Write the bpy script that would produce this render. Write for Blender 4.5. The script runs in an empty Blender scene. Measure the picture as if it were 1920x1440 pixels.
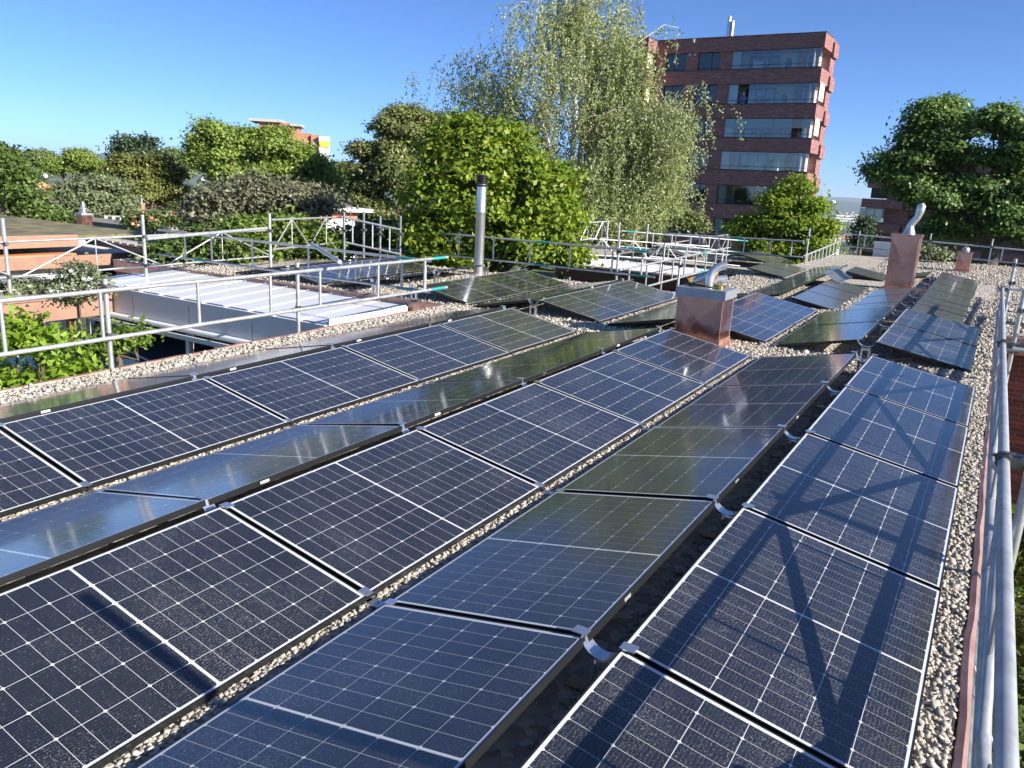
import bpy, math, random
import numpy as np
from mathutils import Matrix, Vector

sc = bpy.context.scene
COL = sc.collection
random.seed(7)
RNG = np.random.default_rng(7)

# ------------------------------------------------------------------ camera
F_PX = 1472.79
CAM = np.array([-0.0511, -9.7832, 1.9023])
CM = np.array([[0.85106469, 0.52275173, 0.04918859],      # right
               [-0.16945743, 0.18479491, 0.96805734],      # up
               [-0.49696385, 0.83221480, -0.24585659]])    # forward
cd = bpy.data.cameras.new('camera')
cd.sensor_width = 36.0
cd.lens = F_PX / 1920 * 36.0
cd.clip_start = 0.05
cd.clip_end = 60000
cam = bpy.data.objects.new('camera', cd)
COL.objects.link(cam)
R3 = Matrix(((CM[0][0], CM[1][0], -CM[2][0]), (CM[0][1], CM[1][1], -CM[2][1]), (CM[0][2], CM[1][2], -CM[2][2])))
cam.matrix_world = Matrix.Translation(Vector(CAM)) @ R3.to_4x4()
sc.camera = cam

# ------------------------------------------------------------------ light
SUN_EL = math.radians(25.5)
SUN_DIR = Vector((math.cos(SUN_EL), 0.012, math.sin(SUN_EL))).normalized()
w = bpy.data.worlds.new('World')
sc.world = w
w.use_nodes = True
nt = w.node_tree
for n in list(nt.nodes):
    nt.nodes.remove(n)
sky = nt.nodes.new('ShaderNodeTexSky')
sky.sky_type = 'NISHITA'
sky.sun_disc = False
sky.sun_elevation = SUN_EL
sky.sun_rotation = math.radians(90)
sky.altitude = 1500
sky.air_density = 0.6
sky.dust_density = 1.3
sky.ozone_density = 8.0
bg = nt.nodes.new('ShaderNodeBackground')
bg.inputs['Strength'].default_value = 0.095
wo = nt.nodes.new('ShaderNodeOutputWorld')
wb = nt.nodes.new('ShaderNodeMix')          # camera white balance: one tint for the whole sky
wb.data_type = 'RGBA'; wb.blend_type = 'MULTIPLY'; wb.inputs[0].default_value = 1.0
wb.inputs[7].default_value = (1.04, 1.02, 1.01, 1)
nt.links.new(sky.outputs[0], wb.inputs[6])
nt.links.new(wb.outputs[2], bg.inputs[0])
nt.links.new(bg.outputs[0], wo.inputs[0])
sl = bpy.data.lights.new('sun', 'SUN')
sl.energy = 5.0
sl.angle = math.radians(0.53)
sl.color = (1.0, 0.93, 0.82)
so = bpy.data.objects.new('sun', sl)
COL.objects.link(so)
so.rotation_euler = (-SUN_DIR).to_track_quat('-Z', 'Y').to_euler()
so.location = (30, -10, 40)
sc.view_settings.view_transform = 'Standard'
sc.view_settings.look = 'None'
sc.view_settings.gamma = 1.0
sc.view_settings.exposure = 1.1
sc.view_settings.use_curve_mapping = False

HAZE = 5.5e-5
# ------------------------------------------------------------------ helpers
SX, SY = 0.00959, 0.01508          # fall of the roof


def zr(x, y):
    return SX * x + SY * y


def ray(u, v):
    return CM.T @ np.array([(u - 960) / F_PX, (720 - v) / F_PX, 1.0])


def at(u, v, d):
    r = ray(u, v)
    return CAM + r * d / math.hypot(r[0], r[1])


def unit(a):
    a = np.asarray(a, float)
    return a / (np.linalg.norm(a) + 1e-12)


class MB:
    """collects shapes and links them as one mesh object"""

    def __init__(s):
        s.v = []
        s.f = []

    def add(s, v, f):
        o = len(s.v)
        s.v += [tuple(map(float, p)) for p in v]
        s.f += [tuple(i + o for i in q) for q in f]
        return s

    def box(s, a, b):
        x0, x1 = sorted((a[0], b[0])); y0, y1 = sorted((a[1], b[1])); z0, z1 = sorted((a[2], b[2]))
        return s.add([(x0, y0, z0), (x1, y0, z0), (x1, y1, z0), (x0, y1, z0), (x0, y0, z1), (x1, y0, z1), (x1, y1, z1), (x0, y1, z1)],
                     [(3, 2, 1, 0), (4, 5, 6, 7), (0, 1, 5, 4), (1, 2, 6, 5), (2, 3, 7, 6), (3, 0, 4, 7)])

    def prism(s, quad, n, t):
        """closed slab: polygon 'quad' extruded by -n*t"""
        n = unit(n) * t
        q = [np.asarray(p, float) for p in quad]
        k = len(q)
        f = [tuple(range(k)), tuple(range(2 * k - 1, k - 1, -1))]
        f += [(i, i + k, (i + 1) % k + k, (i + 1) % k) for i in range(k)]
        return s.add(q + [p - n for p in q], f)

    def tube(s, pts, r, n=10, cap=True, hollow=False):
        pts = [np.asarray(p, float) for p in pts]
        rs = r if isinstance(r, (list, tuple)) else [r] * len(pts)
        rings = []
        up = None
        for i, p in enumerate(pts):
            t = unit(pts[min(i + 1, len(pts) - 1)] - pts[max(i - 1, 0)])
            if up is None:
                up = np.array([0, 0, 1.0]) if abs(t[2]) < .9 else np.array([1.0, 0, 0])
            a = unit(np.cross(t, up)); b = np.cross(a, t); up = b
            rings.append([p + rs[i] * (math.cos(2 * math.pi * k / n) * a + math.sin(2 * math.pi * k / n) * b) for k in range(n)])
        v = [q for g in rings for q in g]
        f = []
        for i in range(len(pts) - 1):
            for k in range(n):
                f.append((i * n + k, i * n + (k + 1) % n, (i + 1) * n + (k + 1) % n, (i + 1) * n + k))
        if cap:
            f.append(tuple(range(n - 1, -1, -1)))
            f.append(tuple((len(pts) - 1) * n + k for k in range(n)))
        return s.add(v, f)

    def lathe(s, c, prof, n=16):
        """prof: (radius, z) pairs round the vertical axis at c"""
        v = []; f = []
        for r, z in prof:
            for k in range(n):
                a = 2 * math.pi * k / n
                v.append((c[0] + r * math.cos(a), c[1] + r * math.sin(a), c[2] + z))
        for i in range(len(prof) - 1):
            for k in range(n):
                f.append((i * n + k, i * n + (k + 1) % n, (i + 1) * n + (k + 1) % n, (i + 1) * n + k))
        f.append(tuple(range(n - 1, -1, -1)))
        f.append(tuple((len(prof) - 1) * n + k for k in range(n)))
        return s.add(v, f)

    def mesh(s, name, mat, smooth=False):
        m = bpy.data.meshes.new(name)
        m.from_pydata(s.v, [], s.f)
        if mat:
            m.materials.append(mat)
        if smooth:
            m.shade_smooth()
            m.set_sharp_from_angle(angle=math.radians(40))
        m.update()
        return m

    def obj(s, name, mat, parent=None, smooth=False):
        return link(name, s.mesh(name, mat, smooth), parent)


def link(name, mesh, parent=None, loc=None):
    o = bpy.data.objects.new(name, mesh)
    COL.objects.link(o)
    if parent:
        o.parent = parent
    if loc is not None:
        o.location = loc
    return o


def tag(o, label, cat, group=None, kind=None):
    if label: o['label'] = label
    if cat: o['category'] = cat
    if group: o['group'] = group
    if kind: o['kind'] = kind
    return o


def struct(o, kind='structure'):
    o['kind'] = kind
    return o


def thing(name, label, cat, loc=(0, 0, 0), rotz=0, group=None):
    o = bpy.data.objects.new(name, None)
    o.empty_display_size = 0.2
    COL.objects.link(o)
    o.location = loc
    o.rotation_euler = (0, 0, rotz)
    return tag(o, label, cat, group)


def copy_tree(o, parent=None):
    c = o.copy()
    COL.objects.link(c)
    if parent: c.parent = parent
    for ch in o.children:
        copy_tree(ch, c)
    return c


# ------------------------------------------------------------------ materials
def mat(name, col=(.5, .5, .5), rough=.6, metal=0.0, spec=.5, coat=0.0, coat_rough=.05):
    m = bpy.data.materials.new(name)
    m.use_nodes = True
    b = m.node_tree.nodes['Principled BSDF']
    b.inputs['Base Color'].default_value = (*col, 1)
    b.inputs['Roughness'].default_value = rough
    b.inputs['Metallic'].default_value = metal
    b.inputs['Specular IOR Level'].default_value = spec
    b.inputs['Coat Weight'].default_value = coat
    b.inputs['Coat Roughness'].default_value = coat_rough
    return m


class NT:
    def __init__(s, m):
        s.m = m; s.t = m.node_tree; s.b = s.t.nodes['Principled BSDF']
        s.out = s.t.nodes['Material Output']

    def n(s, typ, **kw):
        k = s.t.nodes.new(typ)
        for a, v in kw.items():
            if a in ('ins',):
                for i, x in v.items(): k.inputs[i].default_value = x
            else: setattr(k, a, v)
        return k

    def l(s, a, b): s.t.links.new(a, b)

    def coords(s, kind='Object', offset=False, scale=None):
        tc = s.n('ShaderNodeTexCoord')
        o = tc.outputs[kind]
        if offset:
            oi = s.n('ShaderNodeObjectInfo')
            mul = s.n('ShaderNodeVectorMath', operation='SCALE'); mul.inputs['Scale'].default_value = 37.0
            cx = s.n('ShaderNodeCombineXYZ')
            s.l(oi.outputs['Random'], cx.inputs[0]); s.l(oi.outputs['Random'], cx.inputs[1]); s.l(oi.outputs['Random'], cx.inputs[2])
            s.l(cx.outputs[0], mul.inputs[0])
            ad = s.n('ShaderNodeVectorMath', operation='ADD')
            s.l(o, ad.inputs[0]); s.l(mul.outputs[0], ad.inputs[1]); o = ad.outputs[0]
        if scale:
            mp = s.n('ShaderNodeMapping'); mp.inputs['Scale'].default_value = scale
            s.l(o, mp.inputs['Vector']); o = mp.outputs[0]
        return o

    def noise(s, co, scale, detail=3, rough=.55):
        k = s.n('ShaderNodeTexNoise'); k.inputs['Scale'].default_value = scale
        k.inputs['Detail'].default_value = detail; k.inputs['Roughness'].default_value = rough
        s.l(co, k.inputs['Vector']); return k.outputs['Fac']

    def ramp(s, fac, stops):
        k = s.n('ShaderNodeValToRGB'); e = k.color_ramp.elements
        while len(e) < len(stops): e.new(.5)
        for i, (p, c) in enumerate(stops):
            e[i].position = p; e[i].color = (*c, 1) if len(c) == 3 else c
        s.l(fac, k.inputs[0]); return k.outputs[0]

    def mix(s, fac, a, b, typ='MIX'):
        k = s.n('ShaderNodeMix', data_type='RGBA', blend_type=typ)
        for i, x in ((0, fac), (6, a), (7, b)):
            if isinstance(x, (int, float)): k.inputs[i].default_value = x
            elif isinstance(x, tuple): k.inputs[i].default_value = (*x, 1)
            else: s.l(x, k.inputs[i])
        return k.outputs[2]

    def math(s, op, a, b=0.0):
        k = s.n('ShaderNodeMath', operation=op)
        for i, x in ((0, a), (1, b)):
            if isinstance(x, (int, float)): k.inputs[i].default_value = x
            else: s.l(x, k.inputs[i])
        return k.outputs[0]

    def bump(s, h, strength=.3, dist=.02):
        k = s.n('ShaderNodeBump'); k.inputs['Strength'].default_value = strength; k.inputs['Distance'].default_value = dist
        s.l(h, k.inputs['Height']); s.l(k.outputs[0], s.b.inputs['Normal'])


def noisy(name, c0, c1, scale, rough=.6, metal=0., detail=4, bump=0., bscale=None, bdist=.01, kind='Object', spec=.5):
    m = mat(name, c0, rough, metal, spec)
    t = NT(m)
    co = t.coords(kind, offset=(kind == 'Object'))
    f = t.noise(co, scale, detail)
    t.l(t.ramp(f, [(.32, c0), (.68, c1)]), t.b.inputs['Base Color'])
    if bump:
        t.bump(t.noise(co, bscale or scale * 4, 4), bump, bdist)
    return m


# solar cells: dark silicon under glass, fine busbars, dust and dried drops
def cell_material(name, base, dew=False):
    m = mat(name, base, .35, 0, .5, coat=1.0, coat_rough=.07)
    t = NT(m)
    co = t.coords('Object')
    oi = t.n('ShaderNodeObjectInfo')
    sep = t.n('ShaderNodeSeparateXYZ'); t.l(co, sep.inputs[0])
    fr = t.math('FRACT', t.math('MULTIPLY', t.math('ADD', sep.outputs[0], .0868), 1 / .0158))
    line = t.math('LESS_THAN', fr, .085)
    col = t.mix(oi.outputs['Random'], tuple(c * .8 for c in base), tuple(c * 1.25 for c in base))
    col = t.mix(t.math('MULTIPLY', line, .45), col, (.12, .13, .16))
    w_co = t.n('ShaderNodeNewGeometry').outputs['Position']
    sp = t.noise(w_co, 170, 2, .6)
    big = t.noise(w_co, 1.6, 5)
    th = t.math('ADD', .635, t.math('MULTIPLY', t.math('SUBTRACT', .5, big), .30))
    spot = t.math('GREATER_THAN', sp, th)
    col = t.mix(t.math('MULTIPLY', spot, .5), col, (.33, .32, .33))
    film = t.math('MULTIPLY', t.noise(w_co, 3.5, 6), .035)
    col = t.mix(film, col, (.5, .48, .45))
    t.l(col, t.b.inputs['Base Color'])
    t.l(t.math('ADD', 0.16 if dew else .05, t.math('MULTIPLY', big, .25 if dew else .09)), t.b.inputs['Coat Roughness'])
    if dew:
        t.bump(t.noise(w_co, 60, 3), .12, .01)
    return m


M = {}
M['cell'] = cell_material('cell_silicon', (.006, .0074, .0135))
M['cell_dew_sky'] = cell_material('sky_tinted_dew_cell', (.03, .045, .075), True)  # dew-wet cells; the lighter blue base paints in reflected sky
M['back'] = mat('white_backsheet', (.58, .60, .62), .4, 0, .5, coat=1.0, coat_rough=.08)
M['frame'] = mat('black_anodised_frame', (.035, .037, .04), .28, .6, .5)
bl = mat('black_module_glass', (.075, .08, .074), .4, 0, .5, coat=1.0, coat_rough=.12)
t = NT(bl); co = t.coords('Object', offset=True)
t.l(t.mix(t.math('MULTIPLY', t.noise(co, 9, 4), .24), (.075, .08, .074), (.5, .48, .45)), t.b.inputs['Base Color'])
M['blackglass'] = bl
M['steel'] = noisy('galvanised_steel_tube', (.40, .41, .41), (.60, .61, .60), 9, .40, .6, bump=.05, bscale=60)
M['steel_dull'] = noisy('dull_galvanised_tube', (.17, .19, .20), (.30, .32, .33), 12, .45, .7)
M['bracket'] = mat('bright_sheet_steel', (.72, .73, .74), .25, .9)
M['clamp'] = noisy('coupler_iron', (.10, .10, .10), (.22, .21, .20), 30, .5, .8)
M['teal'] = mat('teal_paint', (.02, .28, .27), .5)
M['sticker'] = mat('white_label_sticker', (.8, .8, .78), .5)
M['cable'] = mat('black_cable', (.015, .015, .016), .5)
M['cable_green'] = mat('green_yellow_cable', (.35, .42, .04), .5)
M['black'] = mat('black_plastic', (.01, .01, .01), .4)

cp = mat('copper_sheet', (.50, .19, .12), .28, .95)
t = NT(cp); co = t.coords('Object', offset=True)
f = t.noise(co, 1.6, 4)
t.l(t.ramp(f, [(.25, (.50, .23, .165)), (.5, (.63, .315, .235)), (.75, (.72, .39, .30))]), t.b.inputs['Base Color'])
t.l(t.ramp(t.noise(co, 9, 3), [(.3, (.17, .17, .17)), (.7, (.30, .30, .30))]), t.b.inputs['Roughness'])
t.bump(t.noise(co, 2.3, 2), .25, .03)
M['copper'] = cp
M['copper_edge'] = noisy('copper_edge_flashing', (.38, .20, .155), (.54, .34, .28), 6, .42, .6, bump=.3, bscale=14, bdist=.01)
M['zinc'] = noisy('zinc_sheet', (.34, .36, .39), (.46, .48, .50), 4, .4, .6)
M['stainless'] = noisy('stainless_flue', (.60, .61, .61), (.72, .72, .71), 3, .33, .85)

gr = mat('gravel_bed', (.38, .35, .30), .85)
t = NT(gr); co = t.coords('Object')
vo = t.n('ShaderNodeTexVoronoi'); vo.inputs['Scale'].default_value = 19; t.l(co, vo.inputs['Vector'])
c = t.ramp(vo.outputs['Color'], [(.1, (.15, .135, .115)), (.45, (.40, .365, .31)), (.9, (.66, .61, .52))])
c = t.mix(.35, c, t.ramp(t.noise(co, 1.1, 4), [(.3, (.30, .27, .225)), (.7, (.52, .475, .40))]))
t.l(c, t.b.inputs['Base Color'])
t.bump(t.math('SUBTRACT', 1.0, vo.outputs['Distance']), .9, .03)
M['gravel'] = gr
pb = mat('roof_pebble', (.4, .37, .32), .75)
t = NT(pb)
a = t.n('ShaderNodeAttribute'); a.attribute_name = 'tint'
t.l(t.ramp(a.outputs['Fac'], [(0, (.16, .15, .13)), (.35, (.34, .31, .265)), (.75, (.46, .42, .36)), (1, (.60, .56, .49))]), t.b.inputs['Base Color'])
M['pebble'] = pb


def brick_mat(name, c1, c2, mortar, scale=1.0, vertical=False):
    m = mat(name, c1, .8)
    t = NT(m)
    tc = t.n('ShaderNodeTexCoord'); sp = t.n('ShaderNodeSeparateXYZ'); t.l(tc.outputs['Object'], sp.inputs[0])
    ge = t.n('ShaderNodeNewGeometry'); gs = t.n('ShaderNodeSeparateXYZ')
    tr = t.n('ShaderNodeVectorTransform', vector_type='NORMAL', convert_from='WORLD', convert_to='OBJECT')
    t.l(ge.outputs['Normal'], tr.inputs[0]); t.l(tr.outputs[0], gs.inputs[0])
    side = t.math('GREATER_THAN', t.math('ABSOLUTE', gs.outputs[0]), .5)
    h = t.n('ShaderNodeMix'); t.l(side, h.inputs[0]); t.l(sp.outputs[0], h.inputs[2]); t.l(sp.outputs[1], h.inputs[3])
    cx = t.n('ShaderNodeCombineXYZ'); t.l(h.outputs[0], cx.inputs[0]); t.l(sp.outputs[2], cx.inputs[1])
    bk = t.n('ShaderNodeTexBrick'); t.l(cx.outputs[0], bk.inputs['Vector'])
    bk.inputs['Scale'].default_value = scale
    bk.inputs['Brick Width'].default_value = .27; bk.inputs['Row Height'].default_value = .077
    bk.inputs['Mortar Size'].default_value = .009
    bk.inputs['Color1'].default_value = (*c1, 1); bk.inputs['Color2'].default_value = (*c2, 1); bk.inputs['Mortar'].default_value = (*mortar, 1)
    mp = t.n('ShaderNodeMapping'); mp.inputs['Scale'].default_value = (.55, .55, 3.2); t.l(tc.outputs['Object'], mp.inputs[0])
    nz = t.noise(mp.outputs[0], 2.2, 5)
    col = t.mix(1.0, bk.outputs['Color'], t.ramp(nz, [(.3, (.62, .58, .6)), (.7, (1.35, 1.3, 1.25))]), 'MULTIPLY')
    t.l(col, t.b.inputs['Base Color'])
    t.bump(bk.outputs['Fac'], -.2, .01)
    return m


M['brick'] = brick_mat('dark_red_brick', (.345, .132, .115), (.20, .082, .08), (.22, .17, .165))
M['brick_orange'] = brick_mat('orange_brick', (.46, .19, .10), (.38, .14, .075), (.36, .26, .2))
M['brick_red'] = brick_mat('red_garden_brick', (.20, .065, .045), (.15, .05, .038), (.18, .13, .11))
M['glass'] = mat('dark_window_glass', (.012, .016, .022), .04, 0, .8, coat=.6, coat_rough=.02)
M['winframe'] = mat('dark_window_frame', (.03, .032, .035), .4)
M['white'] = noisy('white_paint', (.74, .74, .73), (.82, .82, .81), 3, .45)
M['cream'] = mat('cream_cloth', (.72, .62, .44), .8)
M['greycloth'] = mat('grey_blind', (.33, .32, .31), .7)
M['plaster'] = mat('pale_plaster', (.74, .73, .69), .8)
M['concrete'] = noisy('concrete', (.34, .33, .31), (.46, .44, .41), 5, .85)
M['tan'] = noisy('brown_fascia_sheet', (.28, .155, .11), (.33, .19, .135), 3, .5)
M['orange'] = mat('orange_flashing', (.55, .19, .09), .5)
M['moss'] = noisy('mossy_gravel_roof', (.085, .075, .06), (.26, .235, .11), 1.6, .95, detail=6, bump=.6, bscale=20, bdist=.04)
M['flat'] = noisy('grey_roof_felt', (.17, .155, .15), (.26, .24, .225), 1.2, .9)
M['lav'] = noisy('pale_roof_sheet', (.36, .33, .36), (.46, .42, .44), 1, .6)
M['wood'] = noisy('brown_timber', (.16, .075, .03), (.26, .13, .055), 4, .6)
M['blue'] = mat('dark_blue_awning_cloth', (.012, .05, .10), .7)
M['terracotta'] = noisy('weathered_terracotta', (.20, .13, .10), (.30, .21, .17), 8, .8)
M['yellow'] = mat('yellow_panel', (.75, .48, .05), .6)
M['skin'] = mat('skin', (.55, .33, .24), .5)
M['hair'] = mat('grey_hair', (.5, .49, .47), .7)
M['shirt'] = mat('blue_shirt', (.10, .19, .42), .8)
M['curtain'] = mat('white_curtain', (.66, .66, .63), .8)
M['glasswall'] = mat('far_pale_wall', (.6, .58, .55), .7)
# clear glass of the balcony glazing: real fresnel pane
cg = mat('clear_glazing', (.9, .95, .95), .02, 0, .5)
t = NT(cg)
tr = t.n('ShaderNodeBsdfTransparent'); tr.inputs[0].default_value = (.86, .92, .92, 1)
gl = t.n('ShaderNodeBsdfGlossy'); gl.inputs['Roughness'].default_value = .02
fr = t.n('ShaderNodeFresnel'); fr.inputs[0].default_value = 1.5
mx = t.n('ShaderNodeMixShader')
t.l(t.math('ADD', fr.outputs[0], .07), mx.inputs[0]); t.l(tr.outputs[0], mx.inputs[1]); t.l(gl.outputs[0], mx.inputs[2])
t.l(mx.outputs[0], t.out.inputs[0])
M['clear'] = cg
# translucent white canopy sheet
cs = mat('milky_canopy_sheet', (.68, .69, .73), .3, 0, .4, coat=.2, coat_rough=.15)
M['milky'] = cs
M['shade_panel'] = mat('grey_translucent_panel', (.70, .70, .69), .35)


def leaf_mat(name, dark, mid, light, trans=.35, rough=.45):
    m = mat(name, mid, rough, 0, .35)
    if trans < .4:
        dark, mid, light = [tuple(min(.5, c * 1.18) for c in q) for q in (dark, mid, light)]
    t = NT(m)
    a = t.n('ShaderNodeAttribute'); a.attribute_name = 'tint'
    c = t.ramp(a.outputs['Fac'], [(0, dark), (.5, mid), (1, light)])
    t.l(c, t.b.inputs['Base Color'])
    tl = t.n('ShaderNodeBsdfTranslucent')
    t.l(t.mix(.5, c, (mid[0] * 1.6, mid[1] * 1.7, mid[2] * .5), 'MIX'), tl.inputs[0])
    mx = t.n('ShaderNodeMixShader'); mx.inputs[0].default_value = trans
    t.l(t.b.outputs[0], mx.inputs[1]); t.l(tl.outputs[0], mx.inputs[2]); t.l(mx.outputs[0], t.out.inputs[0])
    return m


L = {
    'hazel': leaf_mat('bright_green_leaf', (.08, .14, .018), (.19, .275, .03), (.38, .45, .055), .42),
    'linden': leaf_mat('dull_green_leaf', (.085, .11, .035), (.155, .18, .06), (.26, .27, .10), .28),
    'walnut': leaf_mat('yellow_green_leaf', (.09, .15, .028), (.18, .25, .05), (.29, .36, .085), .33),
    'birch': leaf_mat('grey_green_birch_leaf', (.15, .18, .08), (.26, .295, .14), (.38, .40, .21), .38),
    'maple': leaf_mat('deep_green_leaf', (.045, .09, .022), (.105, .175, .042), (.20, .285, .075), .32),
    'small': leaf_mat('fresh_yellow_green_leaf', (.10, .17, .018), (.20, .29, .032), (.34, .42, .055), .42),
    'yew': leaf_mat('olive_needle', (.06, .08, .018), (.125, .145, .035), (.20, .215, .055), .15),
    'spruce': leaf_mat('blue_green_needle', (.03, .055, .032), (.06, .09, .05), (.10, .135, .075), .1),
    'willow': leaf_mat('grey_green_willow_leaf', (.09, .12, .06), (.165, .195, .10), (.25, .28, .155), .28),
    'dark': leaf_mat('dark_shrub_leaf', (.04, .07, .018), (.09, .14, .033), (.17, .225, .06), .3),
    'plum': leaf_mat('grey_plum_leaf', (.075, .08, .05), (.16, .165, .10), (.25, .245, .17), .25),
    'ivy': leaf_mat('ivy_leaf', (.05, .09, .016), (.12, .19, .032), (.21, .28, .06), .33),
    'vine': leaf_mat('vine_leaf', (.13, .22, .024), (.24, .37, .04), (.38, .50, .075), .45),
    'grass': leaf_mat('grass_blade', (.09, .14, .025), (.17, .24, .045), (.26, .32, .08), .3),
    'far': leaf_mat('far_wood_leaf', (.07, .11, .04), (.14, .19, .065), (.21, .26, .10), .25),
    'white_rose': leaf_mat('white_rose_petal', (.55, .55, .45), (.7, .7, .6), (.8, .8, .72), .2),
    'red_rose': leaf_mat('red_geranium_petal', (.45, .08, .06), (.6, .16, .12), (.65, .3, .24), .2),
}
M['bark'] = noisy('brown_bark', (.06, .045, .03), (.15, .12, .085), 9, .9, bump=.5, bscale=30, bdist=.02)
bb = noisy('white_birch_bark', (.50, .48, .44), (.72, .70, .65), 4, .7)
M['birch_bark'] = bb

# ------------------------------------------------------------------ terrain and far country
def ground_z(x, y):
    r = np.hypot(x, y)
    # direction: land on the right falls away to the valley, the left stays high
    ang = np.arctan2(x, y)                      # 0 = along the rows, negative = left
    left = np.clip((-ang - .55) / .5, 0, 1)
    drop = np.clip((r - 75) / 900, 0, 1)
    zv = -3.2 - 100 * drop ** .8
    zl = -3.2 - 12 * np.clip((r - 150) / 600, 0, 1)
    return zv * (1 - left) + zl * left


gm = mat('meadow_and_plain', (.06, .09, .03), .95)
t = NT(gm); co = t.coords('Object')
c1 = t.ramp(t.noise(co, .9, 5), [(.35, (.035, .065, .015)), (.65, (.085, .125, .03))])
c2 = t.ramp(t.noise(co, .0035, 8, .65), [(.36, (.035, .06, .025)), (.5, (.075, .10, .04)), (.58, (.17, .17, .12)), (.66, (.05, .08, .03))])
gp = t.n('ShaderNodeVectorMath', operation='LENGTH'); t.l(co, gp.inputs[0])
far = t.math('GREATER_THAN', gp.outputs['Value'], 300.0)
t.l(t.mix(far, c1, c2), t.b.inputs['Base Color'])
radii = [0, 6, 12, 20, 30, 45, 60, 75, 90, 120, 170, 240, 330, 450, 600, 800, 1000, 1400, 2200, 4000, 8000, 16000, 30000]
NA = 96
gv = []; gf = []
for r in radii:
    for k in range(NA):
        a = 2 * math.pi * k / NA
        x, y = r * math.sin(a), r * math.cos(a)
        gv.append((x, y, float(ground_z(np.array(x), np.array(y)))))
for i in range(len(radii) - 1):
    for k in range(NA):
        gf.append((i * NA + k, i * NA + (k + 1) % NA, (i + 1) * NA + (k + 1) % NA, (i + 1) * NA + k))
g = MB().add(gv, [tuple(reversed(q)) for q in gf])
struct(g.obj('ground', gm, smooth=True))

hm = noisy('wooded_hill', (.03, .05, .03), (.06, .08, .04), .002, .95)


def hill(pts, depth, base):
    """ridge with real depth: (x, y, ztop) crest points; slopes on both sides"""
    v = []; f = []
    n = len(pts)
    for x, y, z in pts:
        d = unit((x, y, 0))
        v += [(x - d[0] * depth, y - d[1] * depth, base), (x, y, z), (x + d[0] * depth, y + d[1] * depth, base)]
    for i in range(n - 1):
        for k in range(2):
            f.append((3 * i + k, 3 * (i + 1) + k, 3 * (i + 1) + k + 1, 3 * i + k + 1))
    return struct(MB().add(v, f).obj('hills', hm, smooth=True))


def crest(u0, u1, vfun, d, n=24):
    out = []
    for i in range(n + 1):
        u = u0 + (u1 - u0) * i / n
        p = at(u, vfun(u), d)
        out.append((p[0], p[1], p[2]))
    return out


hill(crest(-400, 700, lambda u: 294 + .03 * (u - 190) + 5 * math.sin(u / 37) + 3 * math.sin(u / 11), 9000), 1800, -110)
hill(crest(1200, 2100, lambda u: 371 + .045 * (u - 1580) - 12 * math.exp(-((u - 1632) / 14) ** 2) + 1.5 * math.sin(u / 15), 14000), 2500, -110)
hill(crest(1300, 2100, lambda u: 377 + .047 * (u - 1580) + 1.5 * math.sin(u / 9), 9000), 1500, -110)


# ------------------------------------------------------------------ leaf clouds
def leaf_mesh(name, c, n, size, tint, m, parent, asp=.62):
    """c,n: (k,3) centres and normals; one folded quad per leaf"""
    k = len(c)
    n = n / (np.linalg.norm(n, axis=1, keepdims=True) + 1e-9)
    r = RNG.normal(size=(k, 3))
    a = np.cross(n, r); a /= (np.linalg.norm(a, axis=1, keepdims=True) + 1e-9)
    b = np.cross(n, a)
    s = np.asarray(size).reshape(-1, 1) * np.ones((k, 1))
    fold = -n * s * .22
    v = np.empty((k, 4, 3))
    v[:, 0] = c - a * s * .5
    v[:, 1] = c + b * s * asp * .5 + fold
    v[:, 2] = c + a * s * .55
    v[:, 3] = c - b * s * asp * .5 + fold
    me = bpy.data.meshes.new(name)
    me.vertices.add(4 * k)
    me.vertices.foreach_set('co', v.reshape(-1))
    me.loops.add(4 * k)
    me.loops.foreach_set('vertex_index', np.arange(4 * k, dtype=np.int32))
    me.polygons.add(k)
    me.polygons.foreach_set('loop_start', np.arange(0, 4 * k, 4, dtype=np.int32))
    me.update(calc_edges=True)
    at_ = me.attributes.new('tint', 'FLOAT', 'POINT')
    at_.data.foreach_set('value', np.repeat(np.clip(tint, 0, 1), 4).astype(np.float32))
    me.materials.append(m)
    o = link(name, me, parent)
    if parent is not None:
        o.location = -np.array(parent.location)
    return o


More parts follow.
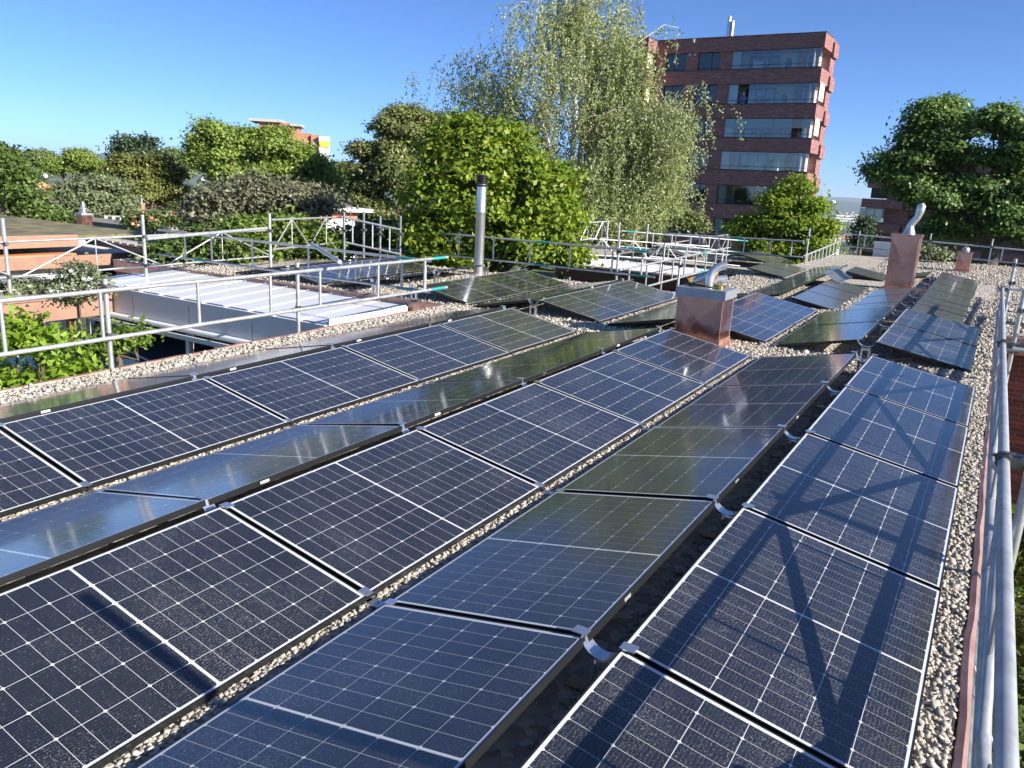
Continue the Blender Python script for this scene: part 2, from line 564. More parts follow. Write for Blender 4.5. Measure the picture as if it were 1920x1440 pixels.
def cloud(lobes, n, size, per=24, spread=1.7, inner=.08, shell=.6, flat=.45, subs=14, sub_r=.34, squash=.72):
    """lobes: list of (centre, (rx,ry,rz)); every lobe carries smaller boughs, every bough carries clumps of leaves"""
    wts = np.array([(r[0] * r[1] + r[0] * r[2] + r[1] * r[2]) for _, r in lobes]); wts = wts / wts.sum()
    C_ = []; N_ = []; T_ = []; S_ = []
    for (c, r), wt in zip(lobes, wts):
        c = np.asarray(c, float); r = np.asarray(r, float)
        nl = int(n * wt)
        d = RNG.normal(size=(subs, 3)); d /= np.linalg.norm(d, axis=1, keepdims=True)
        d[:, 2] = np.where(d[:, 2] < -.5, -d[:, 2], d[:, 2])
        sc_ = c + d * r * RNG.uniform(.5, .92, (subs, 1))
        sr = sub_r * RNG.uniform(.6, 1.35, (subs, 1)) * r.mean() * np.array([1, 1, squash])
        st_ = RNG.normal(size=subs) * .10
        kc = max(2, int(nl * (1 - inner) / per / subs) + 1)
        e = RNG.normal(size=(subs, kc, 3)); e /= np.linalg.norm(e, axis=2, keepdims=True)
        e[:, :, 2] = np.where(e[:, :, 2] < -.35, -e[:, :, 2] * .6, e[:, :, 2])
        rad = shell + (1.1 - shell) * RNG.random((subs, kc, 1)) ** .7
        cc = sc_[:, None, :] + e * sr[:, None, :] * rad
        cc = cc.reshape(-1, 3); dd = (e + d[:, None, :] * .5).reshape(-1, 3); tt = np.repeat(st_, kc)[:, None]
        k = len(cc)
        jit = RNG.normal(size=(k, per, 3)) * size * spread * (0.5 + .8 * RNG.random((k, 1, 1)))
        jit[:, :, 2] *= .5
        P = (cc[:, None, :] + jit).reshape(-1, 3)
        Nn = (dd[:, None, :] * .7 + RNG.normal(size=(k, per, 3)) * .5 + np.array([0, 0, flat])).reshape(-1, 3)
        T = (tt + RNG.normal(size=(k, 1)) * .13 + .5 + RNG.normal(size=(k, per)) * .16).reshape(-1)
        C_.append(P); N_.append(Nn); T_.append(T); S_.append(size * (.65 + .7 * RNG.random(len(P))))
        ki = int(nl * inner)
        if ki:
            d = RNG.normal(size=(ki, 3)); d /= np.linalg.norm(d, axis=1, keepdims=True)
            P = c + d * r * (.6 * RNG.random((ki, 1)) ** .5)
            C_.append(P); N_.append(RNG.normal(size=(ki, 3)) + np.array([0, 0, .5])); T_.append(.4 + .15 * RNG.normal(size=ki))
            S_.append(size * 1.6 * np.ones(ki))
    return np.concatenate(C_), np.concatenate(N_), np.concatenate(S_), np.concatenate(T_)


def px_lobes(lst, D):
    out = []
    for q in lst:
        u, v, ru, rv = q[:4]
        dd = q[4] if len(q) > 4 else 0
        c = at(u, v, D + dd)
        dep = (c - CAM) @ CM[2]
        k = dep / F_PX
        out.append((c, (ru * k * .9, max(ru, rv) * k * .8, rv * k * .9)))
    return out


def tree(name, label, cat, D, lobes, n, size, lm, trunk_u=None, group=None, bark='bark', tr=.18, gz=None, limbs=True, **kw):
    lb = px_lobes(lobes, D)
    cx = np.mean([c for c, _ in lb], axis=0)
    if trunk_u is not None:
        cx = at(trunk_u, 500, D)
    z0 = float(ground_z(np.array(cx[0]), np.array(cx[1]))) - .2 if gz is None else gz
    root = thing(name, label, cat, (cx[0], cx[1], z0), 0, group)
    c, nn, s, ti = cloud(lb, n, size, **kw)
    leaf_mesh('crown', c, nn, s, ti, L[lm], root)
    mb = MB()
    top = max(c_[2] for c_, _ in lb)
    hub = np.array([0, 0, (min(c_[2] - r_[2] * .6 for c_, r_ in lb) - z0)])
    hub[2] = max(hub[2], .5)
    mb.tube([(0, 0, 0), (tr * .3, 0, hub[2] * .5), hub], [tr * 1.35, tr * 1.05, tr * .9], 9)
    if limbs:
        for c_, r_ in lb:
            e = np.array(c_) - np.array([cx[0], cx[1], z0])
            m1 = hub * .55 + e * .45 + RNG.normal(size=3) * .15
            mb.tube([hub * .92, m1, e, e + (e - m1) * .12 + RNG.normal(size=3) * .1], [tr * .6, tr * .42, tr * .22, tr * .06], 6)
            for _ in range(3):
                q = e + RNG.normal(size=3) * np.array(r_) * .45
                mb.tube([m1, (m1 + q) / 2 + RNG.normal(size=3) * .12, q], [tr * .25, tr * .15, tr * .05], 5)
    mb.obj('trunk', M[bark], root, smooth=True)
    return root


# ------------------------------------------------------------------ the roof
XR, XL = 0.13, -7.74
roof_poly = [(XL, -12), (XR, -12), (XR, 4.3), (4.5, 4.3), (4.5, 18.6), (-4.5, 18.6), (-5.45, 5.35), (-17.2, 5.35), (-17.2, .9), (XL, .9)]
GZ = -.052                                    # gravel below the low edge of the glass


def roof_slab(poly, ztop, thick):
    n = len(poly)
    v = [(x, y, zr(x, y) + ztop) for x, y in poly] + [(x, y, zr(x, y) + ztop - thick) for x, y in poly]
    f = [tuple(range(n)), tuple(range(2 * n - 1, n - 1, -1))] + [(i, i + n, (i + 1) % n + n, (i + 1) % n) for i in range(n)]
    return MB().add(v, f)


house = thing('flat_roofed_house', 'low brick house whose flat gravel roof carries the solar panels', 'house', (0, 0, -3.2))


def hpart(mb, name, m, smooth=False, parent=house):
    o = mb.obj(name, m, parent, smooth)
    if parent is house: o.location = (0, 0, 3.2)
    return o


hpart(roof_slab(roof_poly, GZ, .10), 'roof_deck', M['gravel'])
inset = .12
wall_poly = [(XL + inset, -12 + inset), (XR - inset, -12 + inset), (XR - inset, 4.3 + inset), (4.5 - inset, 4.3 + inset), (4.5 - inset, 18.48), (-4.6, 18.48), (-5.6, 5.2), (-17, 5.2), (-17, 1.02), (XL + inset, 1.02)]
n_ = len(wall_poly)
hpart(MB().add([(x, y, zr(x, y) + GZ - .101) for x, y in wall_poly] + [(x, y, -3.4) for x, y in wall_poly],
               [(i, i + n_, (i + 1) % n_ + n_, (i + 1) % n_) for i in range(n_)] + [tuple(range(n_))]), 'wall', M['brick_red'])


def edge_strip(pts, out, name='edge_flashing', h0=-.30, h1=-.035, wdt=.05):
    """upstand of bent copper along a roof edge, slightly uneven"""
    mb = MB()
    (x0, y0), (x1, y1) = pts
    ln = math.hypot(x1 - x0, y1 - y0)
    n = max(2, int(ln / .22))
    o = np.array(out)
    v = []; f = []
    for i in range(n + 1):
        k = i / n
        x, y = x0 + (x1 - x0) * k, y0 + (y1 - y0) * k
        j = random.uniform(-.007, .007); jz = random.uniform(-.006, .006)
        z = zr(x, y)
        pr = [(0 + j, h1 - .012 + jz), (.006 + j, h1 + jz), (wdt * .6 + j, h1 + .008 + jz), (wdt + j * .3, h1 - .012), (wdt, h0), (-.005, h0)]
        v += [(x + o[0] * a, y + o[1] * a, z + b) for a, b in pr]
    for i in range(n):
        for k in range(6):
            a, b = i * 6 + k, i * 6 + (k + 1) % 6
            f.append((a, b, b + 6, a + 6))
    f.append(tuple(range(6))); f.append(tuple(n * 6 + k for k in range(5, -1, -1)))
    mb.add(v, f)
    return hpart(mb, name, M['copper_edge'], True)


edge_strip([(XR + .002, -11.9), (XR + .002, 4.24)], (1, 0))
edge_strip([(XL - .002, .84), (XL - .002, -11.9)], (-1, 0))
edge_strip([(-17.1, .90), (XL - .06, .90)], (0, -1), h1=-.06)
edge_strip([(XR + .06, 4.298), (4.5, 4.298)], (0, -1))
edge_strip([(-5.52, 5.36), (-17.1, 5.36)], (0, 1), h1=-.06)
edge_strip([(4.4, 18.602), (-4.45, 18.602)], (0, 1), h1=-.05)

# pebbles lying on the gravel bed where single stones can be seen
ico_v = []
ph = (1 + 5 ** .5) / 2
for a, b in ((-1, ph), (1, ph), (-1, -ph), (1, -ph)):
    ico_v += [(a, b, 0), (0, a, b), (b, 0, a)]
ico_v = np.array(ico_v) / math.hypot(1, ph)
from itertools import combinations
ico_f = []
ed = min(np.linalg.norm(ico_v[i] - ico_v[j]) for i, j in combinations(range(12), 2)) * 1.05
for i, j, k in combinations(range(12), 3):
    if max(np.linalg.norm(ico_v[i] - ico_v[j]), np.linalg.norm(ico_v[j] - ico_v[k]), np.linalg.norm(ico_v[i] - ico_v[k])) < ed:
        nrm = np.cross(ico_v[j] - ico_v[i], ico_v[k] - ico_v[i])
        ico_f.append((i, j, k) if nrm @ ico_v[i] > 0 else (i, k, j))
ico_f = np.array(ico_f)


oct_v = np.array([(1, 0, 0), (0, 1, 0), (-1, 0, 0), (0, -1, 0), (0, 0, 1), (0, 0, -1)], float)
oct_f = np.array([(0, 1, 4), (1, 2, 4), (2, 3, 4), (3, 0, 4), (1, 0, 5), (2, 1, 5), (3, 2, 5), (0, 3, 5)])


def pebbles(rects, ico_v=ico_v, ico_f=ico_f):
    nv = len(ico_v)
    P = []; S = []
    for x0, x1, y0, y1, dens, sz in rects:
        k = int((x1 - x0) * (y1 - y0) * dens)
        x = RNG.uniform(x0, x1, k); y = RNG.uniform(y0, y1, k)
        z = zr(x, y) + GZ + RNG.random(k) ** 2 * sz * .8
        P.append(np.stack([x, y, z], 1)); S.append(sz * RNG.lognormal(0, .32, k) * .5)
    P = np.concatenate(P); S = np.concatenate(S); k = len(P)
    sc3 = np.stack([S * RNG.uniform(.8, 1.35, k), S * RNG.uniform(.8, 1.2, k), S * RNG.uniform(.5, .85, k)], 1)
    v = ico_v[None] * (1 + RNG.normal(size=(k, nv, 1)) * .10) * sc3[:, None, :]
    a = RNG.uniform(0, 6.283, k); ca, sa = np.cos(a)[:, None], np.sin(a)[:, None]
    vx = v[:, :, 0] * ca - v[:, :, 1] * sa; vy = v[:, :, 0] * sa + v[:, :, 1] * ca
    tl = RNG.normal(size=(k, 1)) * .35
    vz = v[:, :, 2] + vx * tl
    v = np.stack([vx, vy, vz], 2) + P[:, None, :]
    fi = (ico_f[None] + (np.arange(k) * nv)[:, None, None]).reshape(-1)
    me = bpy.data.meshes.new('gravel')
    me.vertices.add(nv * k); me.vertices.foreach_set('co', v.reshape(-1))
    me.loops.add(len(fi)); me.loops.foreach_set('vertex_index', fi.astype(np.int32))
    nf = len(fi) // 3
    me.polygons.add(nf); me.polygons.foreach_set('loop_start', np.arange(0, nf * 3, 3, dtype=np.int32))
    me.update(calc_edges=True)
    me.shade_smooth()
    at_ = me.attributes.new('tint', 'FLOAT', 'POINT')
    at_.data.foreach_set('value', np.repeat(RNG.beta(2.2, 2.0, k), nv).astype(np.float32))
    me.materials.append(M['pebble'])
    o = link('gravel', me)
    return struct(o, 'stuff')


pebbles([(-.03, .125, -8.2, 1.0, 4600, .022), (-.25, .125, .0, 4.2, 1500, .030),
         (-2.53, -2.26, -8.9, 0, 3800, .019), (-4.96, -4.70, -8.9, 0, 2600, .021),
         (-1.27, -1.04, -8.9, 0, 700, .028), (-3.72, -3.48, -8.9, 0, 400, .028),
         (-7.73, -7.2, -8.0, .8, 1300, .028), (-7.7, .12, -.1, 1.15, 1250, .031), (-1.3, .0, .2, 1.2, 1500, .026),
         ])
pebbles([(-9.4, -7.0, .93, 5.3, 1000, .034), (-12.9, -9.4, .93, 5.3, 700, .036), (-17, -12.9, .93, 2, 300, .04),
         (-5.3, -2.0, 4.4, 9.5, 900, .036), (-2.6, -2.2, 1, 7.8, 1000, .032), (-5.1, -4.7, 1, 5, 1000, .032), (-7.4, -7.1, 1, 4.6, 1000, .032),
         (-.35, 1.6, 4.4, 9, 750, .036), (-1.35, -1.0, 1, 12, 500, .03), (-6.3, -5.9, 1, 4.6, 500, .03), (-2.9, .1, 12.3, 18.4, 420, .045), (.1, 3.5, 4.5, 18.4, 260, .045)], oct_v, oct_f)

# ------------------------------------------------------------------ solar panels
PW, PL = 1.1033, 1.744
GAP = .0257
FT = .034


def frame_mesh(wd, ln):
    mb = MB()
    a, b, t_, h = wd / 2, ln / 2, .0065, FT
    mb.box((-a, -b, -h), (-a + t_, b, .0018)); mb.box((a - t_, -b, -h), (a, b, .0018))
    mb.box((-a + t_, -b, -h), (a - t_, -b + t_, .0018)); mb.box((-a + t_, b - t_, -h), (a - t_, b, .0018))
    return mb.mesh('frame', M['frame'])


def slab_mesh(name, wd, ln, m, z=-.0005):
    mb = MB(); a, b = wd / 2 - .0065, ln / 2 - .0065
    mb.box((-a, -b, -.009), (a, b, z))
    return mb.mesh(name, m)


cw, ch = .1744, .0913                       # half-cut cell
px_, py_ = (PW - .022 - .016) / 6, (PL - .022 - .026 - .012) / 18
cc_ = .0075
cvx = [(-cw / 2, -ch / 2), (cw / 2, -ch / 2), (cw / 2, ch / 2 - cc_), (cw / 2 - cc_, ch / 2), (-cw / 2 + cc_, ch / 2), (-cw / 2, ch / 2 - cc_)]
cell_mesh = MB().add([(x, y, 0) for x, y in cvx] + [(x, y, -.0004) for x, y in cvx],
                     [tuple(range(6))] + [(i, i + 6, (i + 1) % 6 + 6, (i + 1) % 6) for i in range(6)]).mesh('cell', M['cell'])
cell_dew_sky = cell_mesh.copy(); cell_dew_sky.materials.clear(); cell_dew_sky.materials.append(M['cell_dew_sky'])
FM = frame_mesh(PW, PL); BM = slab_mesh('backsheet', PW, PL, M['back'])
ORD = ['first', 'second', 'third', 'fourth', 'fifth', 'sixth', 'seventh']


def panel_matrix(xl, hl, xh, hh, yc, ln):
    """lo edge (xl,hl) to hi edge (xh,hh); heights above the sloped roof plane"""
    lo = np.array([xl, yc, zr(xl, yc) + hl]); hi = np.array([xh, yc, zr(xh, yc) + hh])
    ex = unit(hi - lo); yy = np.array([0, 1, SY]); ey = unit(yy - ex * (yy @ ex))
    ez = np.cross(ex, ey)
    if ez[2] < 0: ey = -ey; ez = -ez
    c = (lo + hi) / 2
    return Matrix(((ex[0], ey[0], ez[0], c[0]), (ex[1], ey[1], ez[1], c[1]), (ex[2], ey[2], ez[2], c[2]), (0, 0, 0, 1)))


proto = thing('solar_panel', None, None)
link('frame', FM, proto)
bs = link('backsheet', BM, proto)
for i in range(6):
    for j in range(18):
        y = -PL / 2 + .024 + py_ * (j + .5) + (.012 if j >= 9 else 0)
        o = link('cell', cell_mesh, bs, (-PW / 2 + .019 + px_ * (i + .5), y, 0))
        if j % 2: o.rotation_euler = (0, 0, math.pi)
stick = MB().box((PW / 2 + .0003, -.5, -.026), (PW / 2 + .0012, -.43, -.010)).mesh('label_sticker', M['sticker'])
first = [True]


def cells_panel(xl, xh, yc, label, group, hl=0.0, hh=.2073, dew=False):
    if first[0]:
        r = proto; first[0] = False
    else:
        r = copy_tree(proto)
    r.matrix_world = panel_matrix(xl, hl + random.uniform(-.003, .003), xh, hh + random.uniform(-.005, .004), yc + random.uniform(-.003, .003), PL)
    tag(r, label, 'solar panel', group)
    if dew:
        for ch in r.children:
            for q in ch.children: q.data = cell_dew_sky
    if random.random() < .45: link('label_sticker', stick, r)
    return r


w_ = PW * math.cos(.189)
rows1 = []
x = 0
gaps = [.1588, .1244, .1316, .1375, .14]
names = ['front row beside the right copper roof edge', 'second front row from the right roof edge', 'third front row from the right roof edge',
         'third front row from the left roof edge', 'second front row from the left roof edge', 'front row beside the left roof edge']
for i in range(6):
    a, b = x, x - w_
    rows1.append((a, b) if i % 2 == 0 else (b, a))          # (lo, hi)
    x = b - (gaps[i] if i < 5 else 0)
for i, (lo, hi) in enumerate(rows1):
    for k in range(5):
        yc = -(PL / 2 + k * (PL + GAP)) - .005
        q = ['farthest', 'second farthest', 'middle', 'second nearest', 'nearest'][k]
        # the left rows sit a touch lower toward the camera (settled gravel)
        cells_panel(lo, hi, yc, f'{q} gridded solar panel in the {names[i]}', 'large gridded solar panels of the front field')

# second field beyond the walkway
blocks2 = [(-.07, -1.155, .95, 2, 'row beyond the walkway on the right, tilting toward the roof edge', .0, .2073),
           (-2.39, -1.355, .95, 2, 'row left of far ridge, right of the capped copper chimney', .0, .2073),
           (-2.53, -3.62, 1.06, 2, 'row behind the capped copper chimney', .0, .2073),
           (-4.80, -3.74, .85, 2, 'row half hidden left of the capped copper chimney', .0, .2073),
           (-4.97, -6.05, .95, 2, 'middle row left of the capped chimney, facing the sun', .0, .2073),
           (-7.24, -6.19, .90, 2, 'middle row seen edge-on behind the first bracket', .0, .2073),
           (-7.37, -8.46, .98, 2, 'row at the foot of the steel flue', .0, .2073),
           (-10.62, -9.5, .98, 2, 'row seen edge-on left of the steel flue', .0, .2073),
           (-10.72, -11.96, .98, 2, 'far left row behind the ladder guardrail', .0, .2073),
           (-13.2, -12.1, .98, 2, 'leftmost row, almost edge-on behind the ladder guardrail', .0, .2073)]
for lo, hi, y0, n, nm, hl, hh in blocks2:
    for k in range(n):
        yc = y0 + .895 + k * 1.79
        cells_panel(lo, hi, yc, f'{["nearer", "farther"][k]} gridded panel in {nm}', 'gridded solar panels of the second field', hl, hh, dew=(hh > 0 and lo == -.07))

# all black modules at the far end
BW, BL = .86, 1.30
FMB = {}


def black_panel(xl, xh, y0, ln, label, hl=-.03, hh=.125):
    wd = math.hypot(xh - xl, hh - hl)
    key = (round(wd, 3), round(ln, 3))
    if key not in FMB:
        FMB[key] = (frame_mesh(wd, ln), slab_mesh('glass', wd, ln, M['blackglass'], 0.0005))
    r = thing('solar_panel', label, 'solar panel', (0, 0, 0), 0, 'small all-black solar panels at the far end')
    r.matrix_world = panel_matrix(xl, hl, xh, hh, y0 + ln / 2, ln)
    link('frame', FMB[key][0], r); link('glass', FMB[key][1], r)
    return r


BLK = [(-.31, -1.13, 4.62, 6, 1.37, 'right row by the gravel strip'),
       (-2.20, -1.38, 4.62, 3, 1.37, 'row left of far ridge'),
       (-2.26, -3.07, 5.0, 3, 1.30, 'row before the bent ridge sheet'),
       (-4.18, -3.36, 5.3, 6, 1.25, 'long row facing left'),
       (-4.30, -5.16, 9.7, 2, 1.30, 'pair at the left end by the small tree'),
       (-2.25, -3.10, 10.9, 1, 1.5, 'single one left of the tall copper chimney'),
       (-2.20, -1.38, 11.3, 1, 1.4, 'single one right behind the tall copper chimney')]
for lo, hi, y0, n, pt, nm in BLK:
    for k in range(n):
        q = ORD[k] + ' from camera, ' if n > 1 else ''
        black_panel(lo, hi, y0 + k * pt, pt - .025, f'black solar panel, {q}{nm}')

# ------------------------------------------------------------------ ridge brackets and valley feet


def cradle_mb(x0, z0, x1, z1, y0, wd=.075, t_=.004, sag=.075):
    mb = MB(); n = 10; v = []; f = []
    for i in range(n + 1):
        k = i / n
        x = x0 + (x1 - x0) * k
        s = math.sin(math.pi * k) ** .55
        z = z0 + (z1 - z0) * k - sag * s
        for yy, dz in ((-wd / 2, 0), (wd / 2, 0), (wd / 2, -t_), (-wd / 2, -t_)):
            v.append((x, y0 + yy, z + dz))
    for i in range(n):
        for q in range(4):
            a, b = i * 4 + q, i * 4 + (q + 1) % 4
            f.append((a, b, b + 4, a + 4))
    f += [(3, 2, 1, 0), tuple(n * 4 + q for q in range(4))]
    return mb.add(v, f)


def bracket(xa, xb, y, h, label, legs=True):
    """xa<xb: the two raised panel edges the bracket carries"""
    z = zr((xa + xb) / 2, y)
    xm = (xa + xb) / 2
    r = thing('ridge_bracket', label, 'bracket', (xm, y, z + GZ), 0, 'steel ridge brackets between raised panel edges')
    o = -xm
    hg = h - GZ
    cradle_mb(xa + o - .012, hg + .004, xb + o + .012, hg + .004, 0).obj('cradle', M['bracket'], r, True)
    for sx in (-1, 1):
        MB().box((sx * .043 - .012, -.02, .012), (sx * .043 + .012, .02, hg - .085)).obj('post', M['bracket'], r)
        xx = (xb + o) if sx > 0 else (xa + o)
        MB().box((xx - .004 * sx, -.028, hg + .0045), (xx + sx * .062, .028, hg + .010 - .02 * 0)).obj('clamp', M['bracket'], r)
    MB().box((-.055, -.012, hg * .52), (.055, .012, hg * .52 + .03)).obj('crossbar', M['bracket'], r)
    MB().box((-.15, -.035, .012), (.15, .035, .022)).obj('foot_plate', M['bracket'], r)
    return r


def valley_foot(xa, xb, y, label):
    z = zr((xa + xb) / 2, y)
    xm = (xa + xb) / 2
    r = thing('valley_bracket', label, 'bracket', (xm, y, z + GZ), 0, 'steel feet between low panel edges')
    o = -xm
    MB().box((xa + o - .10, -.03, .010), (xb + o + .10, .03, .022)).obj('foot_plate', M['bracket'], r)
    for xx, s in ((xa + o, -1), (xb + o, 1)):
        MB().box((xx - s * .014, -.02, .022), (xx + s * .004, .02, -GZ - FT - .003)).obj('post', M['bracket'], r)
        v = [(xx - s * .010, -.026, -GZ + .0045), (xx + s * .05, -.026, -GZ + .0045 + .0095), (xx + s * .05, .026, -GZ + .0045 + .0095), (xx - s * .010, .026, -GZ + .0045)]
        MB().prism(v, (0, 0, 1), .004).obj('clamp', M['bracket'], r)
    return r


RH = .2073
ridge1 = [(rows1[1][1], rows1[0][1], 'rightmost front ridge'), (rows1[3][1], rows1[2][1], 'middle front ridge'), (rows1[5][1], rows1[4][1], 'left front ridge')]
QN = ['at the far end of', 'second from the far end of', 'third from the far end of', 'fourth from the far end of', 'nearest the camera on']
for xa, xb, nm in ridge1:
    for k in range(5):
        y = .035 if k == 0 else -(k * (PL + GAP) - GAP / 2)
        bracket(xa, xb, y, RH, f'curved steel ridge bracket {QN[k]} the {nm}')
val1 = [(rows1[2][0], rows1[1][0], 'right front valley'), (rows1[4][0], rows1[3][0], 'left front valley')]
for xa, xb, nm in val1:
    for k in range(5):
        y = .03 if k == 0 else -(k * (PL + GAP) - GAP / 2)
        valley_foot(xa, xb, y, f'small steel foot {QN[k]} the {nm} of panels')
for xa, xb, y0, nm in [(-1.355, -1.155, .95, 'right ridge beyond the walkway'), (-6.19, -6.05, .95, 'ridge left of the capped chimney'), (-3.74, -3.62, .92, 'ridge hidden by the capped chimney'), (-9.5, -9.38, 1.0, 'ridge left of the steel flue'), (-8.62, -8.46, 1.0, 'ridge at the steel flue')]:
    for k, yy in enumerate((y0 - .03, y0 + 1.8, y0 + 3.6)):
        bracket(xa, xb, yy, RH, f'steel ridge bracket with legs, {["near end", "middle", "far end"][k]} of the {nm}')
for k in range(6):
    bracket(-1.38, -1.13, 4.65 + 1.37 * k, .125, f'dark little ridge bracket between black panels, {ORD[k]} from the camera')
for xa, xb, y0, nm in [(-2.53, -2.39, .95, 'valley right of the capped chimney'), (-4.97, -4.80, .95, 'valley left of the capped chimney'), (-7.37, -7.24, .95, 'valley at the steel flue')]:
    for k, yy in enumerate((y0 - .02, y0 + 1.8)):
        valley_foot(xa, xb, yy, f'small steel foot, {["near end", "middle"][k]} of the {nm}')

# galvanised windbreak sheet bent over the far ridge
mb = MB(); v = []; f = []
for i in range(9):
    k = i / 8
    xx = -3.42 + .62 * k; zz = .16 + .12 * math.sin(math.pi * min(1, k * 1.25)) - .16 * max(0, k - .6)
    for yy in (8.35, 9.9):
        v.append((xx, yy, zr(xx, yy) + zz)); v.append((xx, yy, zr(xx, yy) + zz - .006))
for i in range(8):
    a = i * 4
    f += [(a, a + 2, a + 6, a + 4), (a + 1, a + 5, a + 7, a + 3), (a, a + 4, a + 5, a + 1), (a + 2, a + 3, a + 7, a + 6)]
f += [(0, 1, 3, 2), (32, 34, 35, 33)]
tag(mb.add(v, f).obj('ridge_sheet', M['bracket'], smooth=True), 'bent galvanised ridge sheet bridging the black panel rows near the chimney', 'sheet metal')

# cables under the panels
mb = MB()
p0 = np.array([-1.30, .78, zr(-1.3, .8) - .02])
mb.tube([p0 + (-.25, .1, .06), p0 + (-.30, 0, .10), p0 + (-.15, -.05, .09), p0 + (.05, 0, .05), p0 + (.35, .12, .03), p0 + (.55, .16, .08), p0 + (.66, .1, -.02)], .006, 6)
tag(mb.obj('panel_cable', M['cable'], smooth=True), 'loose black cable looping out under the panels by the end bracket', 'cable')

# ------------------------------------------------------------------ chimneys and flues
def copper_box(name, label, x0, x1, y0, y1, h, zb=None, flare=0.0, seams=True):
    xm, ym = (x0 + x1) / 2, (y0 + y1) / 2
    z = zr(xm, ym) + GZ
    r = thing(name, label, 'chimney', (xm, ym, z))
    a, b = (x1 - x0) / 2, (y1 - y0) / 2
    v = []; f = []; n = 6
    # cladding with slightly dished faces: two crossing folds per face like hand-bent sheet
    mb = MB()

    def face(p00, p10, p11, p01, nrm):
        p00, p10, p11, p01 = map(np.array, (p00, p10, p11, p01)); nn = np.array(nrm) * .012
        c = (p00 + p10 + p11 + p01) / 4 + nn
        mb.add([p00, p10, p11, p01, c], [(0, 1, 4), (1, 2, 4), (2, 3, 4), (3, 0, 4)])
    fl = flare
    B = [(-a, -b, 0), (a, -b, 0), (a, b, 0), (-a, b, 0)]; T = [(-a - fl, -b - fl, h), (a + fl, -b - fl, h), (a + fl, b + fl, h), (-a - fl, b + fl, h)]
    nr = [(0, -1, 0), (1, 0, 0), (0, 1, 0), (-1, 0, 0)]
    for i in range(4):
        j = (i + 1) % 4
        face(B[i], B[j], T[j], T[i], nr[i])
    mb.add(T, [(0, 1, 2, 3)])
    mb.obj('cladding', M['copper'], r)
    fb = MB(); fb.box((-a - .07, -b - .07, 0), (a + .07, b + .07, .035)); fb.box((-a - .012, -b - .012, .035), (a + .012, b + .012, .10))
    fb.obj('base_flashing', M['copper_edge'], r)
    sm = MB()
    for i in range(4):
        sm.tube([B[i], T[i]], .006, 6)
    sm.obj('corner_seam', M['copper_edge'], r)
    return r, a, b, h


r, a, b, h = copper_box('capped_chimney', 'copper clad chimney with grey zinc cap and bent steel pipe', -3.62, -3.0, .45, .93, .66)
MB().box((-a - .03, -b - .03, h - .02), (a + .03, b + .03, h + .10)).obj('zinc_cap', M['zinc'], r)
mb = MB()
mb.tube([(.02, 0, h + .10), (.02, 0, h + .24), (.04, .02, h + .31), (.09, .05, h + .37), (.16, .09, h + .40), (.20, .11, h + .40)], .058, 14)
mb.obj('bent_pipe', M['stainless'], r, True)
MB().tube([(-.20, .05, h + .145), (-.13, .07, h + .20), (-.06, .09, h + .235)], [.045, .06, .062], 12).obj('flue_stub', M['stainless'], r, True)
MB().tube([(.08, .12, h + .20), (.20, .19, h + .22)], .055, 14, cap=False).obj('open_stub', M['stainless'], r, True)
mb = MB()
for q in range(3):
    rr = .20 + .02 * q
    mb.tube([(rr * math.cos(t_) * 1.15 - .02, rr * .75 * math.sin(t_), h + .112 + .012 * q + .01 * math.sin(3 * t_ + q)) for t_ in np.linspace(0, 6.1, 22)], .007, 6)
mb.obj('cable_coil', M['cable'], r, True)
MB().tube([(-.27, -.06, h + .20), (-.20, -.10, h + .15), (-.08, -.14, h + .118), (.12, -.15, h + .115), (.22, -.08, h + .12)], .006, 6).obj('cable_end', M['cable_green'], r, True)
MB().box((.19, -.13, h + .101), (.235, -.09, h + .15)).obj('plug', M['yellow'], r)

r, a, b, h = copper_box('tall_copper_chimney', 'tall plain copper chimney with twisted silver wind cowl on top', -2.02, -1.50, 9.2, 9.75, 1.17, flare=.01)
MB().box((-a - .04, -b - .04, h - .015), (a + .04, b + .04, h + .045)).obj('rim', M['copper'], r)
mb = MB()
mb.lathe((.02, 0, h + .04), [(.13, 0), (.11, .06), (.08, .14), (.075, .2)], 14)
mb.obj('cowl_base', M['stainless'], r, True)
mb = MB()
mb.tube([(.02, 0, h + .22), (.06, 0, h + .30), (.13, 0, h + .40), (.16, 0, h + .52), (.17, 0, h + .64), (.16, 0, h + .70)], [.075, .075, .07, .085, .09, .05], 14)
mb.obj('wind_cowl', M['stainless'], r, True)

r, a, b, h = copper_box('small_copper_chimney', 'small copper chimney with dome vent near the far roof edge', -.95, -.62, 15.1, 15.5, .53)
MB().box((-a - .03, -b - .03, h - .01), (a + .03, b + .03, h + .035)).obj('rim', M['copper'], r)
MB().lathe((0, 0, h + .035), [(.09, 0), (.10, .05), (.08, .10), (.03, .125)], 14).obj('vent_dome', M['zinc'], r, True)

r, a, b, h = copper_box('flared_copper_chimney', 'copper chimney with flared top standing past the far guardrail', -6.0, -5.3, 20.3, 20.9, .78, flare=.07)
MB().box((-a - .10, -b - .10, h), (a + .10, b + .10, h + .07)).obj('rim', M['copper'], r)

